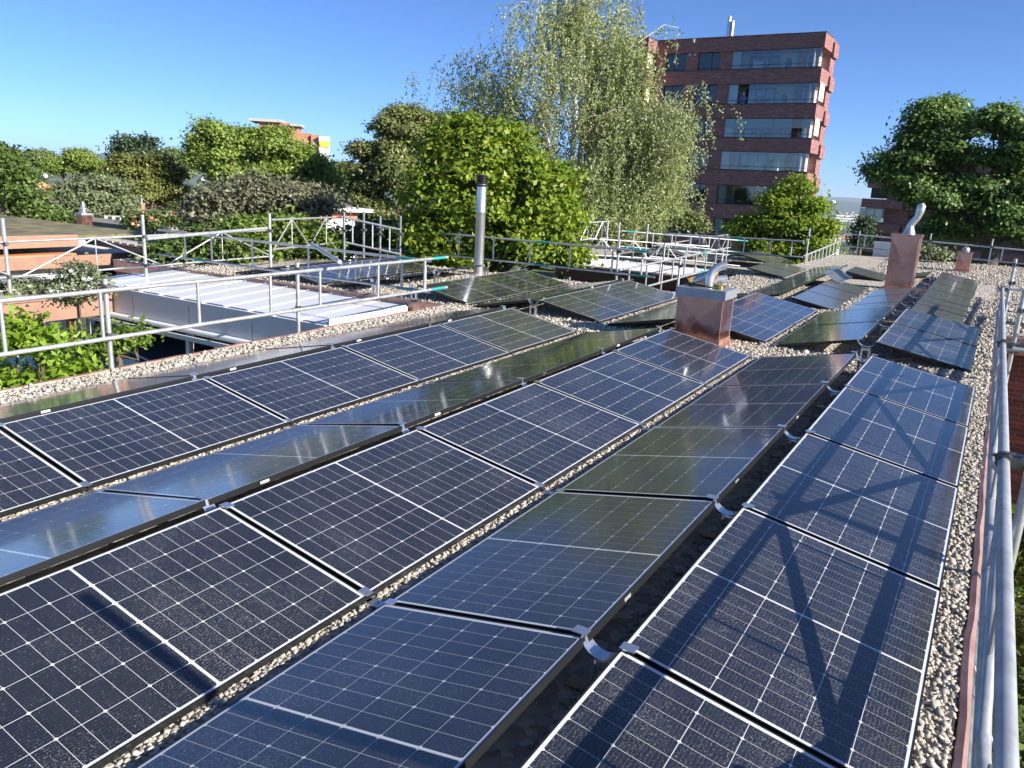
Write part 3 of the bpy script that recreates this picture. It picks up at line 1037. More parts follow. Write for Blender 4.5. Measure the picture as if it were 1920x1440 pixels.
pz = zr(-9.8, 4.84) + GZ
r = thing('steel_flue', 'shiny stainless steel flue pipe with black ribbed cap', 'flue pipe', (-9.8, 4.84, pz))
mb = MB(); mb.lathe((0, 0, 0), [(.13, 0), (.118, .04), (.105, .05), (.105, 1.35), (.108, 1.355), (.108, 1.375), (.105, 1.38), (.105, 1.95)], 24)
mb.obj('pipe', M['stainless'], r, True)
for q in range(4):
    MB().lathe((0, 0, 1.90 + .058 * q), [(.112, 0), (.128, .012), (.128, .03), (.112, .042)], 24).obj('cap_ring', M['black'], r, True)
MB().lathe((0, 0, 1.95), [(.10, 0), (.10, .17), (.115, .175), (.115, .19), (.02, .20)], 24).obj('cap_core', M['black'], r, True)

# ------------------------------------------------------------------ scaffolding
TD = .0242


def ladder(label, p0, p1, drop, rungs, cat='guardrail', bands=(0.03, .92), group='tubular ladder guardrails round the roofs', dz1=None, r=TD):
    p0 = np.array(p0, float); p1 = np.array(p1, float)
    root = thing('ladder_guardrail', label, cat, p0, 0, group)
    d = p1 - p0; dn = np.array([0, 0, -drop]); ud = unit(d)
    MB().tube([(0, 0, 0), d], r, 12).obj('top_rail', M['steel'], root, True)
    MB().tube([dn, dn + d], r, 12).obj('bottom_rail', M['steel'], root, True)
    ln = np.linalg.norm(d)
    for k in rungs:
        q = d * k
        MB().tube([q + ud * 0, q + dn], r * .8, 10).obj('rung', M['steel'], root, True)
    for k in bands:
        q = d * k
        for base in (np.zeros(3), dn):
            MB().tube([q + base, q + base + ud * .35], r + .0012, 12).obj('paint_band', M['teal'], root, True)
    return root


def girder(label, p0, p1, drop, bay, r=TD, cat='guardrail', group='lattice girder guardrails', vert=True, m='steel'):
    p0 = np.array(p0, float); p1 = np.array(p1, float)
    root = thing('lattice_guardrail', label, cat, p0, 0, group)
    d = p1 - p0; dn = np.array([0, 0, -drop])
    MB().tube([(0, 0, 0), d], r, 12).obj('top_rail', M[m], root, True)
    MB().tube([dn, dn + d], r, 12).obj('bottom_rail', M[m], root, True)
    n = max(2, int(round(np.linalg.norm(d) / bay)))
    for i in range(n):
        a = d * (i + .02) / n; c = d * (i + .5) / n; e = d * (i + .98) / n
        MB().tube([a + dn, c], r * .75, 8).obj('diagonal', M[m], root, True)
        MB().tube([c, e + dn], r * .75, 8).obj('diagonal', M[m], root, True)
        if vert:
            MB().tube([c, c + dn], r * .6, 8).obj('upright', M[m], root, True)
    return root


def post(label, x, y, z0, z1, clamps=(), group='upright scaffold tubes', m='steel', r=TD, dx=0, dy=0):
    root = thing('scaffold_post', label, 'scaffold post', (x, y, z0), 0, group)
    d = np.array([dx, dy, z1 - z0])
    MB().tube([(0, 0, 0), d], r, 12).obj('tube', M[m], root, True)
    for z in clamps:
        q = d * (z - z0) / (z1 - z0)
        mb = MB()
        mb.tube([q + (0, 0, -.032), q + (0, 0, .032)], r + .012, 10)
        mb.box(q + np.array([r + .004, -.03, -.026]), q + np.array([r + .045, .03, .026]))
        mb.tube([q + (-.02, -r - .012, .0), q + (-.02, -r - .055, .0)], .009, 6)
        mb.tube([q + (.05, -.045, .012), q + (.05, .05, .012)], .008, 6)
        mb.obj('coupler', M['clamp'], root, True)
    return root


def tube_thing(label, pts, r=TD, cat='scaffold tube', group='loose scaffold tubes', m='steel', name='scaffold_tube'):
    p = [np.array(q, float) for q in pts]
    o = MB().tube([q - p[0] for q in p], r, 12).obj(name, M[m], None, True)
    o.location = p[0]
    return tag(o, label, cat, group)


# left roof edge
ladder('long ladder guardrail along the left roof edge in the foreground', (-7.87, -8.6, .60), (-7.87, 1.0, .67), .505, [(-6.05 + 8.6) / 9.6, (-5.08 + 8.6) / 9.6, (-3.9 + 8.6) / 9.6, (-2.82 + 8.6) / 9.6, (-1.95 + 8.6) / 9.6, (-.75 + 8.6) / 9.6, (.38 + 8.6) / 9.6, .03, .15], bands=(.985 - .03,))
post('nearest thick scaffold post at the left roof edge, left of the white canopy', -7.93, -4.98, -3.2, .74, (.655, .14), 'scaffold posts at the left roof edge', r=.027)
post('scaffold post at the left roof edge in front of the white canopy', -7.93, -2.30, -3.2, .76, (.67, .15), 'scaffold posts at the left roof edge', r=.027)
ladder('ladder guardrail along the inner edge of the left roof wing', (-15.3, .78, .60), (-8.05, .78, .60), .52, [.12, .235, .40, .61, .77, .915, .985], bands=(.16, .9))
tube_thing('short open-ended scaffold tube lying across the two ladder guardrails', [at(584, 458, 12.2), at(637, 491, 10.9)], .029)
ladder('ladder guardrail along the far edge of the left roof wing, passing the flue', (-13.3, 5.45, .70), (-5.9, 5.45, .72), .50, [.09, .25, .34, .47, .60, .735, .87, .96], bands=(.10, .62, .93))
post('scaffold post joining two guardrails behind the blue panels', -6.76, 5.5, -3.2, .92, (.66, .2))
ladder('sloping ladder guardrail running away beside the far canopy', (-6.62, 5.3, .30), (-6.6, 12.8, .46), .50, [.07, .2, .31, .42, .53, .64, .75, .86, .94, .99], bands=(.7,))
post('scaffold post at the sloping ladder guardrail, base on the roof corner', -5.38, 5.42, -.2, .66, (.5,))
post('scaffold post behind the sloping ladder guardrail', -6.7, 8.0, -3.2, .75, (.3,))
# far right corner of the roof
ladder('far ladder guardrail ending at the small bright tree', (-9.0, 13.9, .66), (-4.75, 13.9, .74), .44, [.1, .28, .42, .6, .78, .92], bands=(.5,))
ladder('ladder guardrail climbing along the far left roof corner', (-4.75, 14.0, .33), (-4.55, 18.6, .62), .36, [.1, .2, .3, .4, .5, .6, .7, .8, .9, .99], bands=())
ladder('rear ladder guardrail along the far roof edge on the right', (-5.2, 18.75, .88), (3.4, 18.75, .68), .40, [.06, .16, .27, .385, .5, .615, .735, .86, .97], bands=())
for i, (u, vt, y) in enumerate(((1518, 428, 13.9), (1612, 433, 18.7), (1746, 438, 18.7), (1862, 448, 18.7))):
    rr = ray(u, vt); P = CAM + rr * (y - CAM[1]) / rr[1]
    post(['far guardrail post at the roof corner beside the small bright tree', 'far guardrail post left of the white tarpaulin', 'far guardrail post right of the tall copper chimney', 'far guardrail post right of the small copper chimney'][i],
         P[0], y + .05, zr(P[0], y) - .3, P[2], (P[2] - .25,), 'posts of the far guardrail', r=.022)
rr = ray(1561, 382); P = CAM + rr * (24 - CAM[1]) / rr[1]
r = thing('lamp_mast', 'thin tall lamp mast with small white head beyond the roof', 'street lamp', (P[0], 24, -3.4))
MB().tube([(0, 0, 0), (0, 0, P[2] + 3.4)], [.05, .03], 8).obj('mast', M['steel_dull'], r, True)
MB().lathe((0, 0, P[2] + 3.38), [(.03, 0), (.10, .03), (.11, .12), (.04, .15)], 10).obj('lamp_head', M['white'], r, True)

# right roof edge: lattice girder close to the camera
G0, G1 = np.array([.165, -9.3, .65]), np.array([.10, 6.4, .66])
g_ = thing('lattice_guardrail', 'lattice girder guardrail rising close along the right roof edge', 'guardrail', (.185, -8.95, .585), 0, 'lattice girder guardrails')
gx = lambda y: -.055 * (y + 8.95) / 15.35
gz = lambda y: .02 * (y + 8.95) / 15.35
gl_ = lambda y, z: np.array([gx(y) + .010 * (z < 0), y + 8.95, gz(y) + z])
GR = .0285
MB().tube([gl_(-8.95, 0), gl_(6.4, 0)], GR, 14).obj('top_rail', M['steel'], g_, True)
MB().tube([gl_(-8.95, -.44), gl_(6.4, -.44)], GR, 14).obj('bottom_rail', M['steel'], g_, True)
for i in range(9):
    y0, y1 = -8.70 + 1.75 * i, -6.95 + 1.75 * i
    if y1 > 6.4: break
    MB().tube([gl_(y0, 0 if i % 2 == 0 else -.44), gl_(y1, -.44 if i % 2 == 0 else 0)], GR * .85, 10).obj('diagonal', M['steel'], g_, True)
for i in range(14):
    y0 = -8.75 + 1.1 * i
    MB().tube([gl_(y0, 0), gl_(y0, -.44)], .011, 8).obj('upright', M['steel'], g_, True)
    MB().tube([gl_(y0, -.44) + (0, -.03, 0), gl_(y0, -.44) + (0, .03, 0)], GR + .003, 12).obj('weld_collar', M['steel'], g_, True)
for y, nm in ((-4.95, 'nearest'), (-.6, 'middle'), (5.9, 'far')):
    xg = .165 - .06 * (y + 9) / 15.4
    mb = MB()
    mb.tube([(0, -.04, 0), (0, .04, 0)], .042, 12); mb.box((.02, -.03, -.03), (.09, .03, .03)); mb.tube([(-.06, 0, .02), (.07, 0, .02)], .010, 6); mb.tube([(-.02, -.03, .05), (.05, -.03, .05)], .009, 6)
    o = mb.obj('tube_coupler', M['clamp'], None, True); o.location = (xg + .02, y, .595)
    tag(o, f'{nm} dark iron coupler on the right lattice girder top tube', 'coupler', 'couplers on the right girder')
post('tall scaffold post at the far end of the right lattice girder', .25, 6.6, -3.2, 1.08, (.66, .98), 'posts along the right roof edge', r=.027)
post('scaffold post standing right beside the middle coupler of the girder', .335, 2.25, -3.2, .93, (.65, .12), 'posts along the right roof edge', r=.027)
post('scaffold post near the camera just outside the right edge', .33, -7.97, -3.2, 1.74, (.65,), 'posts along the right roof edge', r=.03)
post('scaffold post at the nearest girder coupler', .30, -4.9, -3.2, .72, (.65,), 'posts along the right roof edge', r=.027)
tube_thing('short cross tube from the far post toward the right', [(.12, 6.0, .60), (1.6, 6.1, .60)], group=None)
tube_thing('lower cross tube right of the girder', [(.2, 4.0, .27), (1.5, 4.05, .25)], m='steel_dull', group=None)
tube_thing('near cross tube stub at the nearest girder coupler', [(.19, -4.9, .60), (1.4, -4.82, .62)], r=.028, group=None)
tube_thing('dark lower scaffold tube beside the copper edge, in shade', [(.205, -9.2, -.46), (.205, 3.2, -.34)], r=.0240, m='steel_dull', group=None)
tube_thing('cross tube stub at the bottom right corner', [(.185, -7.35, .30), (.8, -7.3, .30)], r=.028, m='steel_dull', group=None)
for i, (y, z) in enumerate(((-5.6, -.30), (-3.2, -.26), (-.9, -.22))):
    tube_thing(f'{["nearest", "middle", "farthest"][i]} thin green brace wire between copper edge and girder', [(.20, y, z), (.33, y - .25, z - .25)], r=.008, m='steel_dull', group='thin braces at the right edge')
ladder('outer ladder guardrail right of the girder, beyond the deep gap', (.98, .2, .62), (1.02, 9.5, .68), .5, [.05, .17, .29, .41, .53, .65, .77, .89, .98], bands=(.4,))
for i, y in enumerate((1.2, 4.1, 7.4)):
    post(f'{ORD[i]} from camera of the outer scaffold posts right of the girder', 1.05, y, -3.2, .95, (.6, .14), 'outer scaffold posts on the right', r=.027)
tube_thing('dark transom tube joining girder and outer guardrail', [(.2, 1.3, .34), (1.2, 1.35, .34)], m='steel_dull', group=None)
tube_thing('upper transom tube near the middle coupler', [(.17, -.55, .55), (1.25, -.45, .56)], group=None)
# left background lattice guardrails over the neighbouring house
girder('lattice guardrail along the neighbouring roof at the far left', (-14.5, -5.4, .49), (-14.5, 3.2, .60), .60, 2.55, r=.019)
girder('low lattice rail just above the rose hedge at the left', (-14.6, -5.4, -.36), (-14.6, -.6, -.29), .4, 2.3, r=.019)
post('far left scaffold post against the neighbouring house', -14.5, -2.7, -2.4, .92, (.5, -.06), 'posts by the neighbouring roof', r=.033)
post('second scaffold post against the neighbouring house, beside its skylight', -14.5, -.10, -2.4, .97, (.55, -.03), 'posts by the neighbouring roof', r=.033)
P = at(505, 400, 17.5)
post('scaffold post before the ivy, left of the pavilion', P[0], P[1], -2.5, P[2], (P[2] - .35,), 'posts by the neighbouring roof', r=.033)
Q = at(640, 407, 20.5); P2 = at(510, 412, 17.6)
girder('lattice guardrail in front of the ivy, left of the pavilion', P2, Q, .62, 2.6, r=.02)
P3 = at(275, 447, 15.4); P4 = at(500, 428, 17.5)
tube_thing('thick long scaffold tube over the ivy', [P3, P4], .032, group=None)
for i, (u, vt, vb) in enumerate(((645, 398, 470), (682, 397, 478), (713, 405, 482), (751, 405, 484))):
    d = 18.5
    a = at(u, vt, d); bb_ = at(u, vb, d)
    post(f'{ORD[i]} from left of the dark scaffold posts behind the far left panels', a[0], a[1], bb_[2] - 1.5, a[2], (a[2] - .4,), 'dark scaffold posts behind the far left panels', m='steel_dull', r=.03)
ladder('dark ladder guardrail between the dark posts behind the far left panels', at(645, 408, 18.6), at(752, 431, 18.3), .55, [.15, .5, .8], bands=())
# rear scaffold frames
k0 = [(1075, 417, 26), (1140, 415, 26), (1162, 417, 26), (1215, 420, 26), (1295, 430, 30), (1345, 432, 30)]
for i, (u, vt, d) in enumerate(k0):
    a = at(u, vt, d)
    post(f'{ORD[i]} thin scaffold post from left in front of the birch and tower', a[0], a[1], -3.0, a[2], (), 'thin posts of the rear scaffold', r=.03)
girder('high lattice rail of the rear scaffold below the birch', at(1090, 418, 26), at(1143, 415, 27), .55, 1.2, r=.02)
girder('middle lattice rail of the rear scaffold', at(1100, 447, 25), at(1330, 462, 27), .5, 1.1, r=.02)
ladder('rear ladder rail under the tower, with teal paint', at(1165, 433, 26.5), at(1400, 452, 28), .5, [.1, .25, .4, .55, .7, .85], bands=(.03, .93), r=.027)
girder('slanting lattice rail rising toward the tower', at(1225, 461, 26), at(1375, 438, 34), .55, 1.5, r=.022)
ladder('lower ladder rail of the rear scaffold', at(1220, 455, 24), at(1390, 474, 25), .4, [.2, .4, .6, .8], bands=(), r=.024)

# ------------------------------------------------------------------ courtyard: white glass canopy
r = thing('glass_canopy', 'white framed lean-to canopy with milky glass roof', 'canopy', (-11.5, -1.05, -2.45))
off = np.array([-11.5, -1.05, -2.45])
cx0, cx1 = -15.0, -8.62
zf, zb = -.31, -.20


def cpart(mb, nm, m):
    o = mb.obj(nm, M[m], r)
    return o


nb = 11
for i in range(nb):
    xa = cx0 + (cx1 - cx0) * i / nb; xb = cx0 + (cx1 - cx0) * (i + 1) / nb
    q = [np.array(p) - off for p in ((xa + .03, -1.05, zf), (xb - .03, -1.05, zf), (xb - .03, .80, zb), (xa + .03, .80, zb))]
    cpart(MB().prism(q, (0, 0, 1), .02), 'roof_pane', 'milky')
for i in range(nb + 1):
    xa = cx0 + (cx1 - cx0) * i / nb
    q = [np.array(p) - off for p in ((xa - .03, -1.10, zf + .006), (xa + .03, -1.10, zf + .006), (xa + .03, .82, zb + .006), (xa - .03, .82, zb + .006))]
    cpart(MB().prism(q, (0, 0, 1), .06), 'rafter', 'white')
cpart(MB().box(np.array((cx0 - .05, -1.16, zf - .09)) - off, np.array((cx1 + .05, -1.105, zf - .01)) - off), 'front_beam', 'shade_panel')
for i in range(4):
    xa = cx0 + (cx1 - cx0) * i / 4; xb = cx0 + (cx1 - cx0) * (i + 1) / 4
    cpart(MB().box(np.array((xa + .01, -1.14, zf - .50)) - off, np.array((xb - .01, -1.12, zf - .095)) - off), 'front_panel', 'shade_panel')
cpart(MB().tube([np.array((cx0 - .1, -1.20, zf - .52)) - off, np.array((cx1 + .1, -1.20, zf - .52)) - off], .05, 10), 'gutter', 'white')
cpart(MB().box(np.array((cx0 - .1, -1.28, zf - .68)) - off, np.array((cx1 + .1, -1.22, zf - .60)) - off), 'lower_beam', 'white')
for xx in (-14.9, -11.8, -8.75):
    cpart(MB().box(np.array((xx - .05, -1.21, -2.45)) - off, np.array((xx + .05, -1.12, zf - .60)) - off), 'column', 'white')
cpart(MB().box(np.array((cx1 + .06, -1.1, zf - .55)) - off, np.array((cx1 + .09, .78, zb - .02)) - off), 'end_panel', 'shade_panel')

# wing wall pieces seen under the canopy
hpart(MB().box((-15.4, .955, -2.4), (-14.6, 1.015, -1.0)), 'door', M['white'])
hpart(MB().box((-13.6, .955, -2.1), (-12.2, 1.015, -1.0)), 'window', M['glass'])

# brown fascia pergola roof at the left of the canopy
r = thing('brown_carport_roof', 'flat roofed carport with brown copper fascia left of the canopy', 'carport', (-15.5, -5.5, -2.45))
MB().box((-1.5, -6, 2.05), (1.5, 4.35, 2.07)).obj('roof_sheet', M['lav'], r)
MB().box((1.44, -6, 1.63), (1.5, 4.35, 2.045)).obj('fascia', M['tan'], r)
MB().box((1.41, -6, 2.0), (1.53, 4.38, 2.085)).obj('copper_flashing', M['copper_edge'], r)
MB().box((-1.5, 4.29, 1.63), (1.435, 4.35, 2.045)).obj('end_fascia', M['tan'], r)
for yy in (-5, -1, 3.6):
    MB().box((1.2, yy, 0), (1.32, yy + .12, 2.04)).obj('post', M['wood'], r)
tag(MB().prism([(-14.2, -3.6, -1.42), (-12.9, -3.6, -1.62), (-12.9, .4, -1.62), (-14.2, .4, -1.42)], (0, 0, 1), .03).obj('blue_awning', M['blue']), 'dark blue awning cloth stretched behind the grape vine', 'awning')

# lawn and terrace in the courtyard
tz = -2.44
lawn = noisy('lawn', (.06, .12, .015), (.14, .22, .03), 2.5, .95, bump=.5, bscale=60)
struct(MB().box((-30, -14, -2.9), (-7.8, .95, tz)).obj('lawn', lawn))
struct(MB().box((-17.6, -1.2, -2.6), (-8.2, .94, tz + .03)).obj('terrace', M['concrete']))


def foot(u, v, z):
    d = ray(u, v); t_ = (z - CAM[2]) / d[2]
    return CAM + t_ * d


P = foot(253, 684, tz + .03)
r = thing('flower_pot', 'weathered round clay pot with bushy little tree beside the canopy', 'flower pot', P)
MB().lathe((0, 0, 0), [(.16, 0), (.20, .05), (.27, .28), (.29, .36), (.30, .38), (.30, .42), (.27, .42), (.255, .36), (.02, .35)], 20).obj('pot', M['terracotta'], r, True)
mb = MB()
for q in range(4):
    a_ = q * 1.7
    mb.tube([(.04 * math.cos(a_), .04 * math.sin(a_), .34), (.10 * math.cos(a_), .10 * math.sin(a_), .55), (.16 * math.cos(a_ + .3), .16 * math.sin(a_ + .3), .85)], [.03, .024, .012], 6)
mb.obj('stem', M['bark'], r, True)
c, nn, s, ti = cloud([(P + (0, 0, .95), (.35, .35, .22))], 1500, .06)
leaf_mesh('foliage', c, nn, s, ti, L['ivy'], r)


def blades(name, label, cat, P, n, h, spread, lm, group=None):
    r = thing(name, label, cat, P, 0, group)
    v = []; f = []; tint = []
    for i in range(n):
        a_ = random.uniform(0, 6.28); l = h * random.uniform(.6, 1.1); s_ = spread * random.uniform(.2, 1)
        d = np.array([math.cos(a_), math.sin(a_), 0]); p = np.array([-d[1], d[0], 0]) * .009
        pts = [d * .05, d * s_ * .4 + (0, 0, l * .65), d * s_ * .85 + (0, 0, l * .9), d * s_ * 1.3 + (0, 0, l * .8)]
        o = len(v)
        for k, q in enumerate(pts):
            v += [q - p * (1 - k / 4), q + p * (1 - k / 4)]
        f += [(o + 2 * k, o + 2 * k + 1, o + 2 * k + 3, o + 2 * k + 2) for k in range(3)]
        tint += [random.gauss(.5, .2)] * 8
    mb = MB().add(v, f)
    o = mb.obj('blades', L[lm], r)
    a_ = o.data.attributes.new('tint', 'FLOAT', 'POINT'); a_.data.foreach_set('value', np.clip(tint, 0, 1).astype(np.float32))
    return r


blades('ornamental_grass', 'clump of arching ornamental grass under the canopy', 'grass clump', foot(325, 672, tz + .03), 260, .75, .5, 'grass')
for i, (u, v_, h) in enumerate(((281, 680, 1.1), (318, 672, 1.3), (358, 668, 1.2), (150, 706, .55))):
    P = foot(u, v_, tz + .03)
    post(['dark post between clay pot and ornamental grass', 'dark post behind the ornamental grass', 'dark post right of the ornamental grass', 'short dark stub post in the lawn right of the vine'][i], P[0], P[1], P[2] - .05, P[2] + h, (), 'dark courtyard posts', m='steel_dull', r=.045)


def shrub(name, label, cat, D, lobes, n, size, lm, group=None, gz=None, tr=.06, flowers=None, **kw):
    r = tree(name, label, cat, D, lobes, n, size, lm, None, group, 'bark', tr, gz=gz, **kw)
    if flowers:
        fm, k, fs = flowers
        c, nn, s, ti = cloud(px_lobes(lobes, D - .15), k, fs, per=3, inner=0, shell=.95)
        leaf_mesh('flowers', c, nn, s, ti, L[fm], r, asp=1.0)
    return r


# grape vine and garden plants seen through the left guardrail
shrub('grape_vine', 'bright green grape vine with large leaves at the left picture edge', 'vine', 11.6, [(28, 640, 24, 15), (66, 645, 26, 17), (90, 638, 10, 12), (8, 716, 18, 18), (100, 716, 34, 13), (75, 738, 44, 12), (148, 690, 9, 10), (38, 608, 6, 12)], 2600, .105, 'vine', gz=-2.4, per=8, sub_r=.3, tr=.03)
shrub('garden_bush', 'low leafy bush behind the grape vine near the lawn', 'bush', 14.5, [(185, 650, 26, 14), (225, 642, 24, 12), (250, 628, 16, 12)], 3000, .09, 'ivy', gz=-2.4)
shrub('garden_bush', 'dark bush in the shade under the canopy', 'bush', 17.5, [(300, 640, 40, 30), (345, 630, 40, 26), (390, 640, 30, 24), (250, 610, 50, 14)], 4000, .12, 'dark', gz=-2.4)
shrub('rose_hedge', 'hedge of white roses in front of the neighbouring windows', 'hedge', 16.5, [(20, 556, 40, 16), (75, 553, 40, 15), (120, 549, 40, 14), (165, 545, 26, 12), (-40, 560, 40, 20)], 9000, .09, 'willow', gz=-2.4, flowers=('white_rose', 260, .06))
shrub('rose_bush', 'tall loose white rose bush beside the neighbouring window', 'rose bush', 16.0, [(138, 545, 26, 13), (165, 528, 9, 17), (148, 512, 5, 14), (118, 552, 18, 10), (160, 545, 20, 12)], 2600, .08, 'willow', gz=-2.4, tr=.02, limbs=False, flowers=('white_rose', 70, .06))
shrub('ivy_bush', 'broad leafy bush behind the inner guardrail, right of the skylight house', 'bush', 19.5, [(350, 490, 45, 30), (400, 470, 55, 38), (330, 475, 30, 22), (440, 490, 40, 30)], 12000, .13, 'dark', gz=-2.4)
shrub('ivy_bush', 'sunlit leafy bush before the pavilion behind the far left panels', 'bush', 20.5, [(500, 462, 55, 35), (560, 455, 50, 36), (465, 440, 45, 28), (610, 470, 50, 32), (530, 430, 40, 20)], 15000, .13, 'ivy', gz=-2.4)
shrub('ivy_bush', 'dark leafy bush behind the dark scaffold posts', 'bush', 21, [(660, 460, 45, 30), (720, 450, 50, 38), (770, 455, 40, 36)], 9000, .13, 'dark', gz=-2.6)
shrub('plum_shrub', 'dusky grey-leafed shrub rising above the skylight roof', 'shrub', 23, [(420, 395, 50, 38), (480, 380, 55, 42), (540, 390, 45, 40), (590, 385, 35, 30), (395, 410, 30, 25)], 17000, .12, 'plum', gz=-2.6, spread=2.6)
shrub('round_yew', 'dense dark round yew at the edge of the dusky shrub', 'shrub', 24, [(378, 392, 26, 34), (372, 415, 20, 20), (395, 372, 20, 20)], 7000, .09, 'dark', gz=-2.6)

# ------------------------------------------------------------------ neighbouring houses on the left
r = thing('mossy_roof_house', 'low neighbouring house with mossy flat roof and brown fascias', 'house', (-21, -2, -2.6))
zt = .02 + 2.6
MB().box((-11, -9, zt - .12), (0, 6.6, zt)).obj('roof', M['moss'], r)
MB().box((0, -9, zt - .28), (.06, 4.3, zt + .03)).obj('upper_fascia', M['tan'], r)
MB().box((.002, -9, zt - .46), (.45, 4.0, zt - .42)).obj('orange_flashing', M['orange'], r)
MB().box((.46, -9, zt - .48), (1.2, 3.4, zt - .46)).obj('gutter_board', M['white'], r)
MB().box((1.22, -9, zt - .66), (1.30, 9.2, zt - .38)).obj('lower_fascia', M['tan'], r)
MB().box((-10.8, -8.8, 0), (.9, 9.0, zt - .67)).obj('wall', M['white'], r)
for yy, ww in ((-.2, .55), (.65, .6), (1.6, .25)):
    f_ = MB().box((.905, yy, .5), (.935, yy + ww, zt - .75)).obj('window', M['white'], r)
    MB().box((.94, yy + .06, .55), (.95, yy + ww - .06, zt - .8)).obj('pane', M['glass'], f_)
for yy, ww in ((4.0, .8), (4.95, .8), (6.6, .5)):
    f_ = MB().box((.905, yy, .2), (.935, yy + ww, zt - .72)).obj('window', M['white'], r)
    MB().box((.94, yy + .06, .25), (.95, yy + ww - .06, zt - .78)).obj('pane', M['glass'], f_)
for k in range(6):
    MB().box((.906, -1.6, zt - .85 - .07 * k), (.93, -.7, zt - .81 - .07 * k)).obj('shutter_slat', M['white'], r)
# slatted skylight on that roof
A_, B_, C_, D_ = at(160, 444, 24.5), at(268, 443, 28), at(338, 459, 25.5), at(285, 464, 21.5)
r2 = thing('slatted_skylight', 'sloping skylight roof of pale slats on the mossy house', 'skylight', A_)
for k in range(9):
    k0, k1 = k / 9 + .01, (k + .82) / 9
    q = [A_ + (D_ - A_) * k0, A_ + (D_ - A_) * k1, B_ + (C_ - B_) * k1, B_ + (C_ - B_) * k0]
    MB().prism([p - A_ for p in q], (0, 0, 1), .05).obj('slat', M['concrete'], r2)
q = [p - A_ + np.array([0, 0, -.07]) for p in (A_, D_, C_, B_)]
MB().prism(q, (0, 0, 1), .12).obj('tray', M['winframe'], r2)


def roof_chimney(label, u, vb, vt, D, wpx, m, cap=True):
    a_ = at(u, vb, D); t_ = at(u, vt, D); h = t_[2] - a_[2]
    k = ((a_ - CAM) @ CM[2]) / F_PX
    w2 = wpx * k / 2 * .8
    r = thing('brick_chimney', label, 'chimney', (a_[0], a_[1], a_[2] - .15))
    MB().box((-w2, -w2, 0), (w2, w2, h + .15)).obj('shaft', M[m], r)
    MB().box((-w2 - .03, -w2 - .03, h + .15), (w2 + .03, w2 + .03, h + .22)).obj('cap', M['zinc'], r)
    if cap:
        MB().lathe((0, 0, h + .22), [(w2 * .5, 0), (w2 * .45, .1), (w2 * .75, .12), (w2 * .75, .17), (w2 * .3, .2), (w2 * .25, .36), (w2 * .1, .4)], 12).obj('cowl', M['stainless'], r, True)
    return r


roof_chimney('red chimney with silver cowl on the mossy flat roof', 160, 436, 403, 32, 24, 'copper')
roof_chimney('small far chimney with silver cowl beside the yellow meadow', 267, 402, 383, 45, 9, 'brick_orange')

# second flat roof farther left
p = at(310, 415, 38)
r = thing('grey_roof_house', 'farther flat grey roof with pale slatted strip below the meadow', 'house', (p[0], p[1], -3))
zz = p[2] + 3
MB().box((-9, -3, zz - .5), (3.2, 8, zz)).obj('roof', M['flat'], r)
MB().box((-8.5, -2.6, 0), (2.8, 7.6, zz - .5)).obj('wall', M['plaster'], r)
for k in range(7):
    MB().box((-4 + k * .55, -1.5, zz), (-3.7 + k * .55, 4.5, zz + .12)).obj('slat', M['concrete'], r)
shrub('rose_bush', 'red flowering bush on the grey flat roof edge', 'flower bush', 33, [(285, 412, 26, 9), (320, 412, 22, 9), (255, 416, 14, 8)], 2500, .14, 'dark', gz=-2.6, flowers=('red_rose', 200, .11))
p = at(240, 395, 60)
mw = noisy('dry_meadow', (.16, .18, .03), (.30, .28, .06), .5, .95)
blades('meadow_grass', 'tall yellow-green meadow grass behind the grey flat roof', 'grass', at(310, 394, 52), 900, 1.6, 4.2, 'small')

# pavilion with flat white roof
p = at(612, 440, 31)
r = thing('garden_pavilion', 'small red brick pavilion with flat white roof behind the ivy', 'pavilion', (p[0], p[1], -3.2), -.4)
tz_ = at(612, 388, 31)[2] + 3.2
MB().box((-.75, -.9, tz_ - .12), (1.1, 1.4, tz_)).obj('roof', M['white'], r)
MB().box((-.35, -.6, 0), (.55, 1.0, tz_ - .12)).obj('wall', M['brick_orange'], r)
MB().box((.65, -.55, 0), (.8, .9, tz_ - .12)).obj('pier', M['brick_orange'], r)
MB().box((.82, -.4, 0), (1.0, .7, tz_ - .4)).obj('side_wall', M['white'], r)

# far orange tower block at the left
D = 150
p = at(540, 300, D); k = ((p - CAM) @ CM[2]) / F_PX
r = thing('orange_tower_block', 'far orange brick tower block with flat roof slab above the trees', 'apartment tower', (p[0], p[1], -10), .72)
top = lambda v: at(540, v, D)[2] + 10


def ob(u0, u1, v, y0, y1, nm, m, zb=0.0, vb=None):
    z1 = top(v); z0 = top(vb) if vb else zb
    return MB().box(((u0 - 540) * k, y0, z0), ((u1 - 540) * k, y1, z1)).obj(nm, M[m], r)


